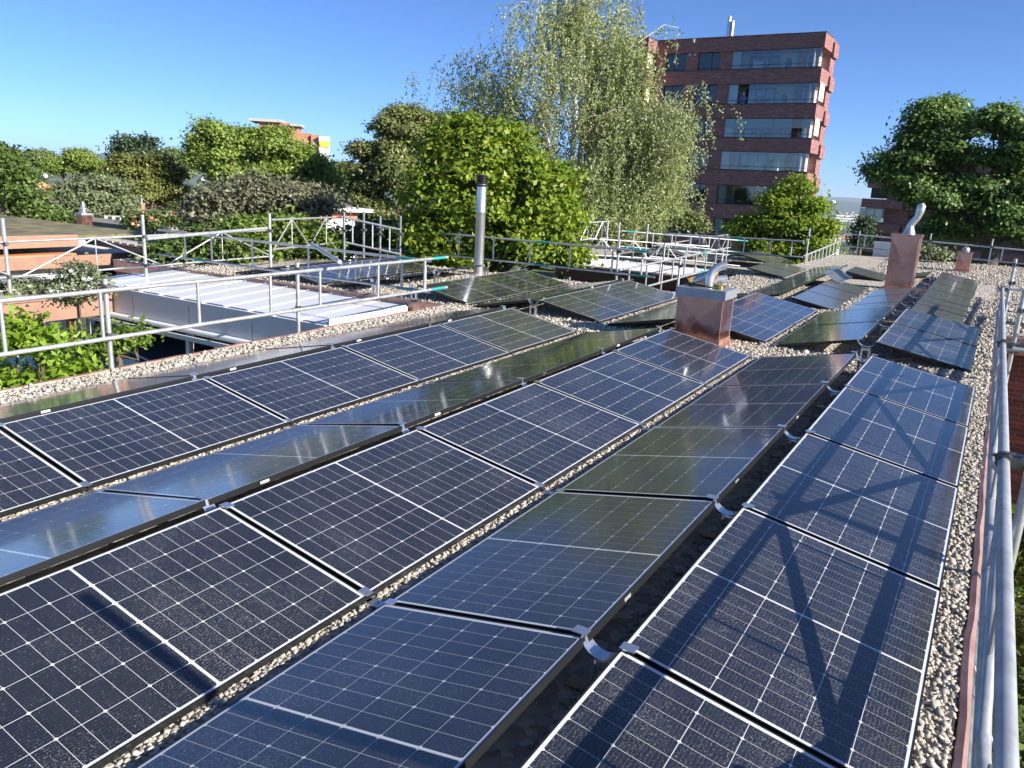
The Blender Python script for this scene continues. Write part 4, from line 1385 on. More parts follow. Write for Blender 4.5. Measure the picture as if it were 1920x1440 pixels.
ob(452, 508, 243, 1, 5, 'west_wing', 'brick')
ob(490, 560, 231, 0, 6, 'tower_core', 'brick_orange')
ob(473, 532, 226, -.8, 7, 'roof_slab', 'concrete', vb=231)
ob(545, 566, 232, -.6, 6.6, 'upper_slab', 'concrete', vb=236)
ob(560, 582, 247, .8, 4, 'middle_wing', 'brick_orange')
ob(582, 601, 250, .3, 3, 'east_wing', 'brick_orange')
ob(597, 616, 252, -.6, 1.5, 'balcony_tower', 'plaster')
for q in range(4):
    ob(598, 616.5, 261 + q * 19, -.75, -.62, 'balcony_front', 'yellow' if q == 0 else 'white', vb=272 + q * 19)
    f_ = ob(586, 593, 262 + q * 19, .22, .298, 'window', 'white', vb=270 + q * 19)
    MB().box(((587 - 540) * k, .2, top(269.5 + q * 19)), ((592 - 540) * k, .215, top(262.6 + q * 19))).obj('pane', M['glass'], f_)
    f_ = ob(566, 571, 260 + q * 19, .72, .798, 'window', 'white', vb=270 + q * 19)
    MB().box(((566.6 - 540) * k, .7, top(269.5 + q * 19)), ((570.4 - 540) * k, .715, top(260.6 + q * 19))).obj('pane', M['glass'], f_)

# distant orange roofed houses at far left
for i, (u, v_, wd, hh, d, lab) in enumerate(((62, 338, 34, 16, 110, 'distant orange roofed house behind the left trees, leftmost'), (100, 352, 24, 14, 95, 'distant pale house with orange roof right of the lamp post'), (92, 372, 34, 12, 75, 'low orange brick building behind the left hedge'))):
    p = at(u, v_ + hh, d); k_ = ((p - CAM) @ CM[2]) / F_PX
    r = thing('far_house', lab, 'house', (p[0], p[1], p[2] - 2), .3 * i)
    a_ = wd * k_ / 2; h_ = hh * k_ + 2
    MB().box((-a_, -2.5, 0), (a_, 2.5, h_ * .72)).obj('wall', M['plaster'] if i < 2 else M['brick_orange'], r)
    MB().add([(-a_ - .2, -2.8, h_ * .721), (a_ + .2, -2.8, h_ * .721), (a_ + .2, 2.8, h_ * .721), (-a_ - .2, 2.8, h_ * .721), (-a_, 0, h_), (a_, 0, h_)],
             [(0, 1, 5, 4), (2, 3, 4, 5), (1, 2, 5), (3, 0, 4), (3, 2, 1, 0)]).obj('roof', M['orange'] if i < 2 else M['flat'], r)
for i, (u, vt, d, lab) in enumerate(((78, 332, 60, 'thin pale street lamp post before the far left houses'), (371, 338, 55, 'white headed street lamp in front of the walnut trees'))):
    p = at(u, vt, d)
    r = thing('street_lamp', lab, 'street lamp', (p[0], p[1], -3.4))
    MB().tube([(0, 0, 0), (0, 0, p[2] + 3.4)], [.08, .05], 8).obj('mast', M['steel'], r, True)
    MB().tube([(0, 0, p[2] + 3.4), (.5, 0, p[2] + 3.5)], [.10, .13], 8).obj('lamp_head', M['white'], r, True)

# far white canopy beyond the right courtyard
r = thing('far_canopy', 'second canopy with milky corrugated roof and brown timber beam', 'canopy', (-9, 12, -2.9))
zc = 2.62
for i in range(7):
    MB().box((-1.9 + .55 * i, -1.2, zc), (-1.4 + .55 * i, 1.3, zc + .03)).obj('roof_sheet', M['white'], r)
for i in range(8):
    MB().box((-1.95 + .55 * i, -1.2, zc + .031), (-1.91 + .55 * i, 1.3, zc + .06)).obj('seam', M['concrete'], r)
MB().box((-2, -1.3, zc - .34), (2, -1.22, zc - .002)).obj('beam', M['wood'], r)
MB().box((2.0, -1.3, zc - .34), (2.06, 1.3, zc - .002)).obj('side_beam', M['wood'], r)
for xx in (-1.9, 1.9):
    MB().box((xx - .06, -1.2, 0), (xx + .06, -1.08, zc - .345)).obj('post', M['wood'], r)
# far roof wing with more black panels, seen behind the canopy
r = thing('rear_roof_wing', 'rear flat roof wing carrying flat black panels behind the far canopy', 'house', (-9.5, 16.2, -3.2))
MB().box((-3.2, -1.8, 2.75), (3.8, 3.6, 2.95)).obj('roof', M['gravel'], r)
MB().box((-3, -1.6, 0), (3.6, 3.4, 2.749)).obj('wall', M['brick_red'], r)
for i, (x0, y0) in enumerate(((-10.9, 15.0), (-9.6, 15.0), (-8.0, 15.2), (-6.8, 15.2))):
    lab = f'flat black panel on the rear roof wing, {ORD[i]} from left'
    rr_ = thing('solar_panel', lab, 'solar panel', (0, 0, 0), 0, 'black panels on the rear roof wing')
    mtx = panel_matrix(x0 + (1.1 if i % 2 else 0), -.15 - zr(x0, 16) + .05, x0 + (0 if i % 2 else 1.1), .1 - zr(x0, 16) + .05, 16.2, 2.2)
    key = (1.1, 2.2)
    if key not in FMB: FMB[key] = (frame_mesh(1.13, 2.2), slab_mesh('glass', 1.13, 2.2, M['blackglass'], .0005))
    rr_.matrix_world = mtx
    link('frame', FMB[key][0], rr_); link('glass', FMB[key][1], rr_)

# white tarpaulin and box on the far edge
tag(MB().box((-3.55, 18.95, -.35), (-2.55, 19.0, .68)).obj('white_tarpaulin', M['white']), 'white tarpaulin sheet hanging on the far guardrail left of the tall chimney', 'tarpaulin')
r = thing('white_roof_box', 'white box with folded lid beside the flared copper chimney', 'box', (-5.0, 19.5, .1))
MB().box((-.25, -.2, 0), (.28, .2, .38)).obj('body', M['white'], r)
MB().prism([(-.25, -.2, .39), (.28, -.2, .39), (.30, .1, .58), (-.23, .1, .58)], (0, 0, 1), .02).obj('lid', M['white'], r)
for i, (u, v_) in enumerate(((1731, 486), (1765, 490))):
    rr = ray(u, v_); P = CAM + rr * (17.9 - CAM[1]) / rr[1]
    r = thing('roof_weed', ['larger wild plant growing in the gravel before the far guardrail', 'small wild plant growing in the gravel right of the larger one'][i], 'plant', (P[0], 17.9, zr(P[0], 17.9) + GZ))
    P = np.array(r.location)
    c, nn, s, ti = cloud([(P + (0, 0, .3 - .1 * i), (.3 - .1 * i, .2, .26 - .1 * i))], 260, .10, per=5)
    leaf_mesh('foliage', c, nn, s, ti, L['willow'], r)
    MB().tube([(0, 0, 0), (.05, 0, .2), (.1, .02, .45 - .15 * i)], [.012, .008, .004], 5).obj('stem', M['bark'], r)

# garden right of the roof, its shade put into the dark leaf colour
for i, (x, y, s) in enumerate(((1.5, -6, 1.1), (1.4, -3.6, 1.0), (1.7, -1.0, 1.2), (1.3, -8.2, 1.0), (1.5, 1.6, 1.1))):
    r = thing('shade_bush', f'dark green bush below the right scaffold, {ORD[i]} in the shaded bed', 'bush', (x, y, -3.2), 0, 'bushes below the right scaffold')
    c, nn, s_, ti = cloud([(np.array((x, y, -2.6)), (s, s, .9)), (np.array((x - .6, y + .6, -2.8)), (s * .7, s * .8, .7))], 2600, .10)
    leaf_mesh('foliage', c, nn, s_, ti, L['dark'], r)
    MB().tube([(0, 0, 0), (.1, 0, .6)], [.05, .03], 6).obj('stem', M['bark'], r)

# ------------------------------------------------------------------ the brick apartment tower
S = 1.17
T0 = CAM + S * (np.array([-12.68, 50.92, 13.12]) - CAM)
ZG = -9.0
tw = thing('brick_apartment_tower', 'dark red brick apartment tower with banded balconies and glazed loggias', 'apartment tower', (T0[0], T0[1], ZG), -.018)
ZT = T0[2] - ZG


def tp(mb, nm, m, parent=tw, smooth=False):
    return mb.obj(nm, M[m], parent, smooth)


def X(s): return -s * S
def Z(z): return ZT + z * S


bands = [(0, -.95), (-2.27, -3.24), (-4.68, -5.63), (-7.03, -7.97), (-9.36, -10.42), (-11.87, -12.9), (-14.27, -15.3), (-16.7, -17.7)]
# core behind the windows, piers between them
tp(MB().box((X(12.3), .42, 0), (X(6.36), 4.7, Z(-.02))), 'wall_core', 'brick')
tp(MB().box((X(6.355), 2.2, 0), (X(.55), 4.7, Z(-.02))), 'loggia_wall', 'plaster')
tp(MB().box((X(.545), 3.0, 0), (X(-.06), 4.7, Z(-.02))), 'end_wall', 'brick')
for s0, s1 in ((6.38, 7.27), (8.93, 9.88), (11.5, 12.3)):
    for (za, zb_), (zc_, zd) in zip(bands[:-1], bands[1:]):
        tp(MB().box((X(s1), .12, Z(zc_) + .002), (X(s0), .419, Z(zb_) - .002)), 'brick_pier', 'brick')
for i, (za, zb_) in enumerate(bands):
    tp(MB().box((X(12.28), 0, Z(zb_)), (X(-.1), 2.95, Z(za))), 'brick_band', 'brick')
    tp(MB().box((X(-.1) + .002, 3.0, Z(zb_ - .25)), (X(-.24), 4.75, Z(za - .25))), 'rear_band', 'brick')
    tp(MB().box((X(12.30), -.03, Z(za) + .001), (X(-.12), 3.0, Z(za) + .05)), 'coping', 'winframe')


def pane_window(s0, s1, z0, z1, split=.5, sill=None, y=.25, fr=.045, blind=False, transom=None):
    x0, x1 = X(s1), X(s0); a_, b_ = Z(z0), Z(z1)
    mb = MB()
    mb.box((x0, y, a_), (x0 + fr, y + .08, b_)); mb.box((x1 - fr, y, a_), (x1, y + .08, b_))
    mb.box((x0 + fr, y, b_ - fr), (x1 - fr, y + .08, b_)); mb.box((x0 + fr, y, a_), (x1 - fr, y + .08, a_ + fr))
    xm = x0 + (x1 - x0) * split
    mb.box((xm - fr / 2, y + .002, a_ + fr), (xm + fr / 2, y + .078, b_ - fr))
    f_ = tp(mb, 'window', 'winframe')
    if blind:
        tp(MB().box((x0 + fr, y + .02, a_ + fr), (x1 - fr, y + .05, b_ - fr)), 'blind', 'greycloth', f_)
    else:
        tp(MB().box((x0 + fr, y + .04, a_ + fr), (xm - fr / 2, y + .05, b_ - fr)), 'pane', 'glass', f_)
        tp(MB().box((xm + fr / 2, y + .04, a_ + fr), (x1 - fr, y + .05, b_ - fr)), 'pane', 'glass', f_)
        if transom:
            zt_ = a_ + (b_ - a_) * transom
            tp(MB().box((x0 + fr, y - .005, zt_ - fr / 2), (x1 - fr, y + .03, zt_ + fr / 2)), 'transom', 'winframe', f_)
    tp(MB().tube([(x0, y - .1, a_ + .18), (x1, y - .1, a_ + .18)], .018, 6), 'guard_bar', 'winframe', f_)
    return f_


for i in range(7):
    zt_, zb_ = bands[i][1], bands[i + 1][0]
    pane_window(9.9, 11.48, zb_ + .03, zt_ - .02, .42, transom=(.33 if i == 0 else .62 if i == 1 else None))
    pane_window(7.29, 8.91, zb_ + .03, zt_ - .02, [.62, .62, .6, .5, .68, .7, .5][i], blind=(i == 3))
    if i != 3:
        for sv in (9.22, 9.62):
            v_ = MB(); v_.box((X(sv) - .09, .085, Z(zt_ - .20)), (X(sv) + .09, .119, Z(zt_ - .05)))
            o = tp(v_, 'wall_vent', 'white')
            tp(MB().box((X(sv) - .045, .07, Z(zt_ - .16)), (X(sv) + .045, .084, Z(zt_ - .09))), 'vent_hole', 'winframe', o)
    # glazed loggia
    x0, x1 = X(6.34), X(-.02)
    a_, b_ = Z(zb_) + .06, Z(zt_) - .01
    if i >= 6: continue
    rail = MB(); rail.tube([(x0, .06, a_ + .30), (x1, .06, a_ + .30)], .022, 6)
    rail.box((x0, .05, a_ - .005), (x1, .11, a_ + .03)); rail.box((x0, .05, b_ - .05), (x1, .11, b_ - .001))
    lg = tp(rail, 'loggia_frame', 'winframe')
    divs = [6.34, 5.6, 4.82, 4.2, 3.5, 2.78, 2.1, 1.4, .7, 0.0]
    for q in range(9):
        if i == 1 and q == 1: continue                     # the opened pane
        if i == 2 and q in (7,): continue
        tp(MB().box((X(divs[q]) + .008, .075, a_ + .031), (X(divs[q + 1]) - .008, .085, b_ - .051)), 'pane', 'clear', lg)
    # things behind the glazing
    tp(MB().box((X(6.33), .35, Z(zb_) + .001), (X(5.75), .40, b_)), 'side_screen', 'curtain')
    f_ = tp(MB().box((X(5.55), 2.10, a_), (X(3.35), 2.19, b_ - .12)), 'window', 'winframe')
    for q in range(3):
        tp(MB().box((X(5.48 - .72 * q), 2.07, a_ + .06), (X(4.85 - .72 * q), 2.095, b_ - .18)), 'pane', 'glass', f_)
    tp(MB().box((X(3.2), 2.12, a_), (X([2.1, 2.45, 2.1, 2.2, 2.6, 2.3][i]), 2.19, b_ - [0, .3, 0, .15, 0, .2][i])), 'curtain', ['curtain', 'cream', 'greycloth', 'curtain', 'winframe', 'curtain'][i])
    tp(MB().box((X(4.9 - .3 * i), .9, a_), (X(4.3 - .3 * i), 1.3, a_ + .72)), 'balcony_table', ['white', 'wood', 'winframe', 'white', 'wood', 'white'][i])
    tp(MB().box((X(2.6), .9, a_), (X(2.25), 1.3, a_ + .85)), 'balcony_chair', ['blue', 'winframe', 'wood', 'white', 'blue', 'wood'][i])
    tp(MB().box((X(2.0), 2.05, a_), (X(.56), 2.19, b_)), 'lit_toned_wall', 'brick_orange')  # orange brick here puts the sunlit look into the wall colour
    f_ = tp(MB().box((X(1.35), 2.0, a_ + .1), (X(.8), 2.049, b_ - .2)), 'window', 'white')
    tp(MB().box((X(1.28), 1.98, a_ + .16), (X(.87), 1.999, b_ - .26)), 'pane', 'glass', f_)
    tp(MB().box((X(.62), .30, a_), (X(.52), .40, b_)), 'column', 'white')
    if i in (1, 2):
        tp(MB().box((X(-.10), .25, a_ + .25), (X(-.13), 1.9, b_ + .05)), 'side_blind', 'cream')
    if i == 2:
        tp(MB().box((X(6.30), .12, b_ - .78), (X(2.85), .15, b_ - .01)), 'front_blind', 'greycloth')
        tp(MB().box((X(2.75), .12, b_ - .78), (X(.15), .15, b_ - .01)), 'front_blind', 'greycloth')
    if i == 3:
        # dark butterfly ornament in the window
        bx, bz_ = X(3.0), Z(zb_) + .95
        mb = MB()
        for sg in (-1, 1):
            mb.prism([(bx, 2.045, bz_ - .05), (bx + sg * .30, 2.045, bz_ + .22), (bx + sg * .26, 2.045, bz_ + .02), (bx + sg * .12, 2.045, bz_ - .05)], (0, -1, 0), .02)
            mb.prism([(bx, 2.045, bz_ - .06), (bx + sg * .13, 2.045, bz_ - .055), (bx + sg * .2, 2.045, bz_ - .22), (bx + sg * .06, 2.045, bz_ - .2)], (0, -1, 0), .02)
        tp(mb, 'butterfly_ornament', 'winframe')
        for sx_ in (6.0, 5.75, 4.6, 3.2, 2.6):
            c_ = np.array([X(sx_), .45, Z(zb_) + .22])
            mb = MB()
            for q in range(14):
                a2 = random.uniform(0, 6.28); hh_ = random.uniform(.15, .45)
                mb.add([c_, c_ + (.12 * math.cos(a2) - .03, .1 * math.sin(a2), hh_ * .6), c_ + (.2 * math.cos(a2), .12 * math.sin(a2), hh_), c_ + (.12 * math.cos(a2) + .04, .1 * math.sin(a2), hh_ * .6)], [(0, 1, 2, 3)])
            tp(mb, 'balcony_plant', 'winframe')
# left wing that steps forward
tp(MB().box((X(17.5), -1.1, 0), (X(12.95), 4.6, Z(-.02))), 'wing_wall', 'brick')
for i, (za, zb_) in enumerate(bands):
    tp(MB().box((X(17.6), -1.9, Z(zb_)), (X(12.32), -.04, Z(za))), 'wing_band', 'brick')
    tp(MB().box((X(17.62), -1.93, Z(za) + .001), (X(12.30), -.05, Z(za) + .05)), 'wing_coping', 'winframe')
    if i < 7:
        z1_, z0_ = Z(zb_) - .02, Z(bands[i + 1][0]) + .06
        f_ = tp(MB().box((X(16.4), -1.7, z0_), (X(12.95), -1.62, z1_)), 'window', 'winframe')
        for q in range(4):
            tp(MB().box((X(16.35 - .85 * q), -1.74, z0_ + .06), (X(15.6 - .85 * q), -1.701, z1_ - .06)), 'pane', 'glass', f_)
        if i < 3: tp(MB().box((X(12.50), -1.5, z0_ + .15), (X(12.47), -.3, z1_)), 'side_blind', 'cream')
# roof furniture
mb = MB()
for s_ in np.linspace(3.0, 14.6, 7):
    mb.tube([(X(s_), 3.5, Z(.04)), (X(s_), 3.5, Z(.62))], .022, 6)
mb.tube([(X(3.0), 3.5, Z(.62)), (X(14.6), 3.5, Z(.62))], .022, 6); mb.tube([(X(3.0), 3.5, Z(.62)), (X(2.5), 6, Z(.62))], .022, 6)
tp(mb, 'roof_railing', 'steel')
for s_ in (8.28, 8.0):
    tp(MB().tube([(X(s_), 5, Z(0)), (X(s_), 5, Z(2.1 if s_ > 8.1 else 1.9)), (X(s_), 5, Z(2.3 if s_ > 8.1 else 2.0))], [.17, .17, .12], 14), 'roof_flue', 'stainless', smooth=True)
tp(MB().box((X(9.45), -.12, Z(-.25)), (X(9.3), -.005, Z(0))), 'wall_lamp', 'white')

# the person leaning out of the opened loggia pane
pp = np.array([X(5.22), -.02, Z(bands[2][0]) + .06])
mw_ = Matrix.Rotation(-.018, 4, 'Z')
pw = np.array(T0 * [1, 1, 0]) + np.array([0, 0, ZG]) + np.array(mw_ @ Vector(pp + np.array([0, .42, 0])))
pr_ = thing('person', 'grey-haired person in blue shirt leaning at the opened loggia window', 'person', pw)
me = bpy.data.meshes.new('body')
jv = [(0, 0, .02), (0, 0, .28), (0, -.03, .55), (0, -.05, .66), (0, -.06, .72), (0, -.08, .80), (0, -.08, .90), (-.19, -.05, .56), (-.27, -.14, .34), (-.2, -.30, .24), (.19, -.05, .56), (.27, -.14, .34), (.2, -.30, .24), (-.1, 0, -.3), (-.1, .02, -.72), (.1, 0, -.3), (.1, .02, -.72)]
je = [(0, 1), (1, 2), (2, 3), (3, 4), (4, 5), (5, 6), (2, 7), (7, 8), (8, 9), (2, 10), (10, 11), (11, 12), (0, 13), (13, 14), (0, 15), (15, 16)]
jr = [.16, .15, .17, .07, .06, .10, .085, .075, .055, .045, .075, .055, .045, .09, .06, .09, .06]
me.from_pydata(jv, je, [])
body = link('body', me, pr_)
md = body.modifiers.new('skin', 'SKIN'); md.use_smooth_shade = True
for i_, q in enumerate(me.skin_vertices[0].data):
    q.radius = (jr[i_], jr[i_] * .8); q.use_root = (i_ == 0)
body.modifiers.new('sub', 'SUBSURF').levels = 1
body.modifiers['sub'].render_levels = 1
me.materials.append(M['skin'])
mb = MB(); mb.lathe((0, -.02, 0), [(.19, .0), (.185, .25), (.215, .48), (.20, .58), (.09, .655)], 16)
for s_ in (-1, 1):
    mb.tube([(s_ * .16, -.05, .57), (s_ * .27, -.14, .36), (s_ * .235, -.22, .29)], [.095, .075, .065], 10)
mb.obj('shirt', M['shirt'], pr_, True)
MB().lathe((0, -.065, .86), [(.112, -.02), (.118, .03), (.10, .085), (.05, .115)], 14).obj('hair', M['hair'], pr_, True)
for s_ in (-1, 1):
    MB().lathe((s_ * .04, -.175, .84), [(.010, -.01), (.013, 0), (.010, .01)], 8).obj('eye', M['black'], pr_, True)
MB().tube([(0, -.165, .84), (0, -.195, .80)], [.012, .02], 6).obj('nose', M['skin'], pr_, True)

# second brick building behind the maple
D = 100
p = at(1760, 380, D); k = ((p - CAM) @ CM[2]) / F_PX
r = thing('brick_block', 'low dark brick apartment block half hidden behind the big maple', 'apartment block', (p[0], p[1], -22), .0)


def bz2(v): return at(1760, v, D)[2] + 22


def bb2(u0, u1, v0, v1, y0, y1, nm, m, parent=None):
    return MB().box(((u0 - 1760) * k, y0, bz2(v1)), ((u1 - 1760) * k, y1, bz2(v0))).obj(nm, M[m], parent or r)


bb2(1668, 2030, 298, 520, 1.0, 14, 'wall', 'brick')
bb2(1790, 2030, 294, 322, 0, 10, 'top_band', 'brick')
for j, (ua, va) in enumerate(((1632, 340), (1626, 379), (1622, 427), (1622, 466))):
    bb2(ua, 1700, va, va + 17, 0, 10, 'brick_band', 'brick')
    bb2(1705, 2030, va + 2, va + 18, .3, 10, 'brick_band', 'brick')
    bb2(ua + 6, 1668, va + 17.2, va + 37, 1.2, 3, 'loggia_wall', 'plaster' if j == 1 else 'winframe')
    for q in range(6):
        u0 = 1712 + q * 36
        f_ = bb2(u0, u0 + 24, va + 19, va + 36, .85, .99, 'window', 'winframe')
        bb2(u0 + 1.5, u0 + 11, va + 20.5, va + 34.5, .8, .845, 'pane', 'glass', f_)
        bb2(u0 + 13, u0 + 22.5, va + 20.5, va + 34.5, .8, .845, 'pane', 'glass', f_)
    if j == 1:
        for q in range(3):
            bb2(1625 + q * 14, 1637.5 + q * 14, va + 19, va + 42, .1, .25, 'white_screen', 'curtain')

# ------------------------------------------------------------------ trees
tree('green_tree', 'bright yellow-green leafy tree right behind the steel flue', 'tree', 19.5,
     [(880, 300, 95, 62), (960, 330, 90, 62), (830, 370, 70, 70), (905, 390, 100, 75), (1000, 400, 75, 80), (1050, 420, 40, 60), (848, 262, 40, 30), (925, 268, 55, 38), (800, 440, 55, 50), (815, 485, 45, 32), (880, 495, 50, 26), (1065, 480, 32, 35), (960, 470, 90, 60), (1040, 340, 35, 40), (880, 238, 22, 20)],
     52000, .14, 'hazel', 930, tr=.16, gz=-3.2, per=14, spread=1.6, subs=20, sub_r=.27, inner=.05)
tree('linden_tree', 'large dark olive-green tree left of the bright green tree', 'tree', 42,
     [(740, 265, 75, 52), (700, 320, 55, 60), (790, 250, 50, 40), (680, 375, 42, 50), (760, 340, 80, 70), (830, 240, 38, 30), (760, 225, 50, 24), (700, 410, 60, 40)],
     56000, .15, 'linden', 745, tr=.35, per=24)
tree('walnut_tree', 'tall yellow-green tree in front of the orange tower block', 'tree', 46,
     [(400, 262, 40, 36), (440, 288, 52, 46), (505, 276, 42, 34), (548, 298, 48, 34), (590, 325, 42, 34), (420, 335, 60, 50), (500, 345, 70, 50), (580, 368, 60, 38), (622, 365, 26, 38), (380, 300, 26, 42), (466, 262, 26, 18), (520, 258, 24, 18)],
     64000, .17, 'walnut', 490, tr=.4, per=24)
# weeping birch
D = 31.0
bp0 = at(1082, 470, D)
rt = thing('weeping_birch', 'tall weeping birch with white stems and hanging strands of leaves', 'birch tree', (bp0[0], bp0[1], -3.6))
org = np.array([bp0[0], bp0[1], -3.6])
st = [([(1078, 470), (1070, 330), (1080, 200), (1072, 60), (1066, -40)], .17, 0), ([(1085, 470), (1086, 300), (1104, 150), (1118, 10), (1122, -60)], .15, .6),
      ([(1072, 400), (1040, 300), (1010, 215), (985, 140), (968, 95)], .10, -.5), ([(1090, 410), (1140, 290), (1165, 180), (1180, 100), (1188, 78)], .11, .4),
      ([(1065, 380), (1020, 270), (950, 175), (905, 130), (885, 110)], .085, 1.0), ([(1100, 390), (1165, 300), (1215, 235), (1255, 205), (1282, 225)], .09, -.6),
      ([(1062, 390), (1028, 330), (960, 250), (895, 190), (850, 165)], .07, .2), ([(1110, 400), (1180, 330), (1235, 280), (1262, 262)], .06, -1.2),
      ([(1075, 250), (1040, 150), (1015, 70), (1005, 30)], .06, -.8), ([(1100, 200), (1140, 110), (1160, 50), (1168, 15)], .05, .9), ([(1078, 200), (1090, 100), (1096, 20), (1100, -70)], .05, -.3)]
mb = MB(); tips = []
for pts, rad, dd in st:
    P = []
    for i, (u, v_) in enumerate(pts):
        P.append(at(u, v_, D + dd * i / 2) - org)
    if pts[0][1] > 430: P.insert(0, np.array([.05 * dd, 0, 0]))
    n = len(P)
    mb.tube(P, [rad * (1 - .86 * i / (n - 1)) for i in range(n)], 8)
    for i in range(1, n - 1):
        for q in range(4):
            t_ = random.random(); base = P[i] * (1 - t_) + P[i + 1] * t_
            dr = np.array([random.gauss(0, .7), random.gauss(0, .7), random.uniform(.4, 1.1)]) * random.uniform(.4, 1.1)
            e = base + dr; e2 = e + dr * .5 + (0, 0, -.5)
            mb.tube([base, e, e2], [rad * .14, rad * .08, .006], 5)
            tips.append((base, e)); tips.append((e, e2))
        tips.append((P[i], P[i + 1]))
mb.obj('trunk', M['birch_bark'], rt, True)
C_ = []; N_ = []
tw_mb = MB()
for rep in range(5):
    for a_, b_ in tips:
        t_ = random.random(); s = a_ * (1 - t_) + b_ * t_ + np.array([random.gauss(0, .35), random.gauss(0, .35), random.gauss(0, .12)])
        ln = random.uniform(.5, 1.9)
        drift = np.array([random.gauss(0, .12), random.gauss(0, .12), 0])
        kk = int(ln * 25)
        z_ = np.sort(RNG.random(kk)) * ln
        ar = np.array([random.gauss(0, .32), random.gauss(0, .32), 0])
        C_.append(s + drift * (z_ / ln)[:, None] + ar * (1 - np.exp(-2.6 * z_))[:, None] + np.stack([RNG.normal(size=kk) * .06, RNG.normal(size=kk) * .06, -z_], 1))
        N_.append(RNG.normal(size=(kk, 3)) * np.array([1, 1, .45]))
        if rep < 2: tw_mb.tube([s, s + ar * .55 + (0, 0, -ln * .3), s + ar * .9 + drift + (0, 0, -ln)], .006, 3, cap=False)
# dense curtain on the right and low part
for u, v_, ru, rv, dd, num in ((1170, 330, 75, 95, -1.0, 480), (1215, 290, 60, 80, -.5, 300), (1110, 370, 50, 50, -1.2, 220), (1245, 330, 38, 80, 0, 220), (1150, 200, 50, 70, .4, 260), (1175, 400, 80, 40, -1, 320), (985, 250, 60, 60, .5, 140), (1060, 130, 60, 90, 0, 180), (1190, 140, 30, 60, .2, 80), (1000, 330, 60, 40, 1.0, 120), (1085, 40, 45, 50, 0, 110), (930, 200, 45, 55, .4, 60)):
    c0 = at(u, v_, D + dd) - org; kpx = ((c0 + org - CAM) @ CM[2]) / F_PX
    for q in range(num):
        g3 = RNG.normal(size=3) * .5
        s = c0 + CM[0] * g3[0] * ru * kpx + np.array([0, 0, g3[1] * rv * kpx + .4]) + np.array([0, 1, 0]) * g3[2] * ru * kpx
        ln = random.uniform(.5, 1.5); kk = int(ln * 25)
        z_ = np.sort(RNG.random(kk)) * ln
        ar = np.array([random.gauss(0, .35), random.gauss(0, .35), 0])
        C_.append(s + ar * (1 - np.exp(-2.4 * z_))[:, None] + np.stack([RNG.normal(size=kk) * .05, RNG.normal(size=kk) * .05, -z_], 1)); N_.append(RNG.normal(size=(kk, 3)) * np.array([1, 1, .45]))
C_ = np.concatenate(C_) + org; N_ = np.concatenate(N_)
leaf_mesh('crown', C_, N_, .09 * (.7 + .6 * RNG.random(len(C_))), .5 + .2 * RNG.normal(size=len(C_)), L['birch'], rt)
struct(tw_mb.obj('hanging_twigs', M['bark'], rt), 'stuff')

tree('small_tree', 'small bright green tree below the brick tower at the far roof corner', 'tree', 29,
     [(1492, 358, 26, 26), (1448, 382, 32, 20), (1522, 392, 24, 26), (1418, 422, 38, 22), (1480, 420, 50, 36), (1538, 438, 24, 24), (1440, 462, 50, 26), (1510, 465, 45, 28), (1395, 440, 22, 18), (1465, 492, 40, 18), (1555, 425, 12, 10)],
     22000, .125, 'small', 1480, tr=.10, gz=-3.4, per=16, subs=14, sub_r=.3, inner=.02)
tree('maple_tree', 'huge dark green maple tree covering the brick block at right', 'tree', 42,
     [(1745, 225, 55, 40), (1795, 245, 40, 42), (1715, 260, 42, 38), (1690, 310, 62, 40), (1760, 310, 75, 48), (1660, 330, 42, 25), (1812, 300, 34, 26), (1730, 370, 90, 40), (1840, 370, 70, 45), (1880, 240, 55, 40), (1930, 270, 60, 45), (1900, 320, 60, 45), (1880, 420, 80, 45), (1800, 430, 70, 40), (1950, 380, 60, 60), (1780, 205, 30, 22), (1880, 215, 25, 16), (1940, 440, 50, 40)],
     60000, .17, 'maple', 1850, tr=.38, per=22, spread=1.7, subs=10, sub_r=.5, squash=.5)
tree('spruce_tree', 'dark ragged conifer in the gap left of the brick block', 'conifer', 48,
     [(1616, 440, 8, 18), (1620, 420, 5, 14), (1612, 454, 9, 9)], 2200, .16, 'spruce', tr=.12, limbs=False)
# left background
tree('spruce_tree', 'left of two dark spruces rising behind the yew', 'conifer', 75, [(238, 285, 12, 14), (240, 300, 18, 16), (236, 268, 7, 10)], 4000, .28, 'spruce', 238, 'two spruces behind the yew', tr=.2, limbs=False)
tree('spruce_tree', 'right of two dark spruces rising behind the yew', 'conifer', 75, [(275, 288, 16, 14), (273, 302, 22, 16), (275, 270, 9, 11)], 4500, .28, 'spruce', 275, 'two spruces behind the yew', tr=.2, limbs=False)
tree('yew_tree', 'broad olive-dark yew mass left of the walnut tree', 'tree', 48,
     [(285, 325, 55, 35), (245, 315, 40, 28), (320, 350, 45, 40), (260, 360, 60, 34), (220, 320, 20, 18), (340, 385, 30, 22)], 34000, .13, 'yew', 285, tr=.3)
tree('background_tree', 'round green tree filling the gap between spruces and walnut', 'tree', 80, [(325, 300, 34, 22), (350, 320, 30, 30), (365, 300, 16, 20)], 14000, .2, 'far', 335, tr=.25)
tree('background_tree', 'broad green tree left of the spruces on the skyline', 'tree', 85, [(140, 305, 42, 26), (175, 322, 42, 26), (110, 318, 34, 22), (190, 345, 34, 20)], 20000, .2, 'walnut', 145, tr=.3)
tree('background_tree', 'pale green tree on the far left skyline', 'tree', 95, [(75, 305, 40, 26), (40, 312, 36, 28), (60, 330, 55, 22)], 16000, .22, 'far', 65, tr=.3)
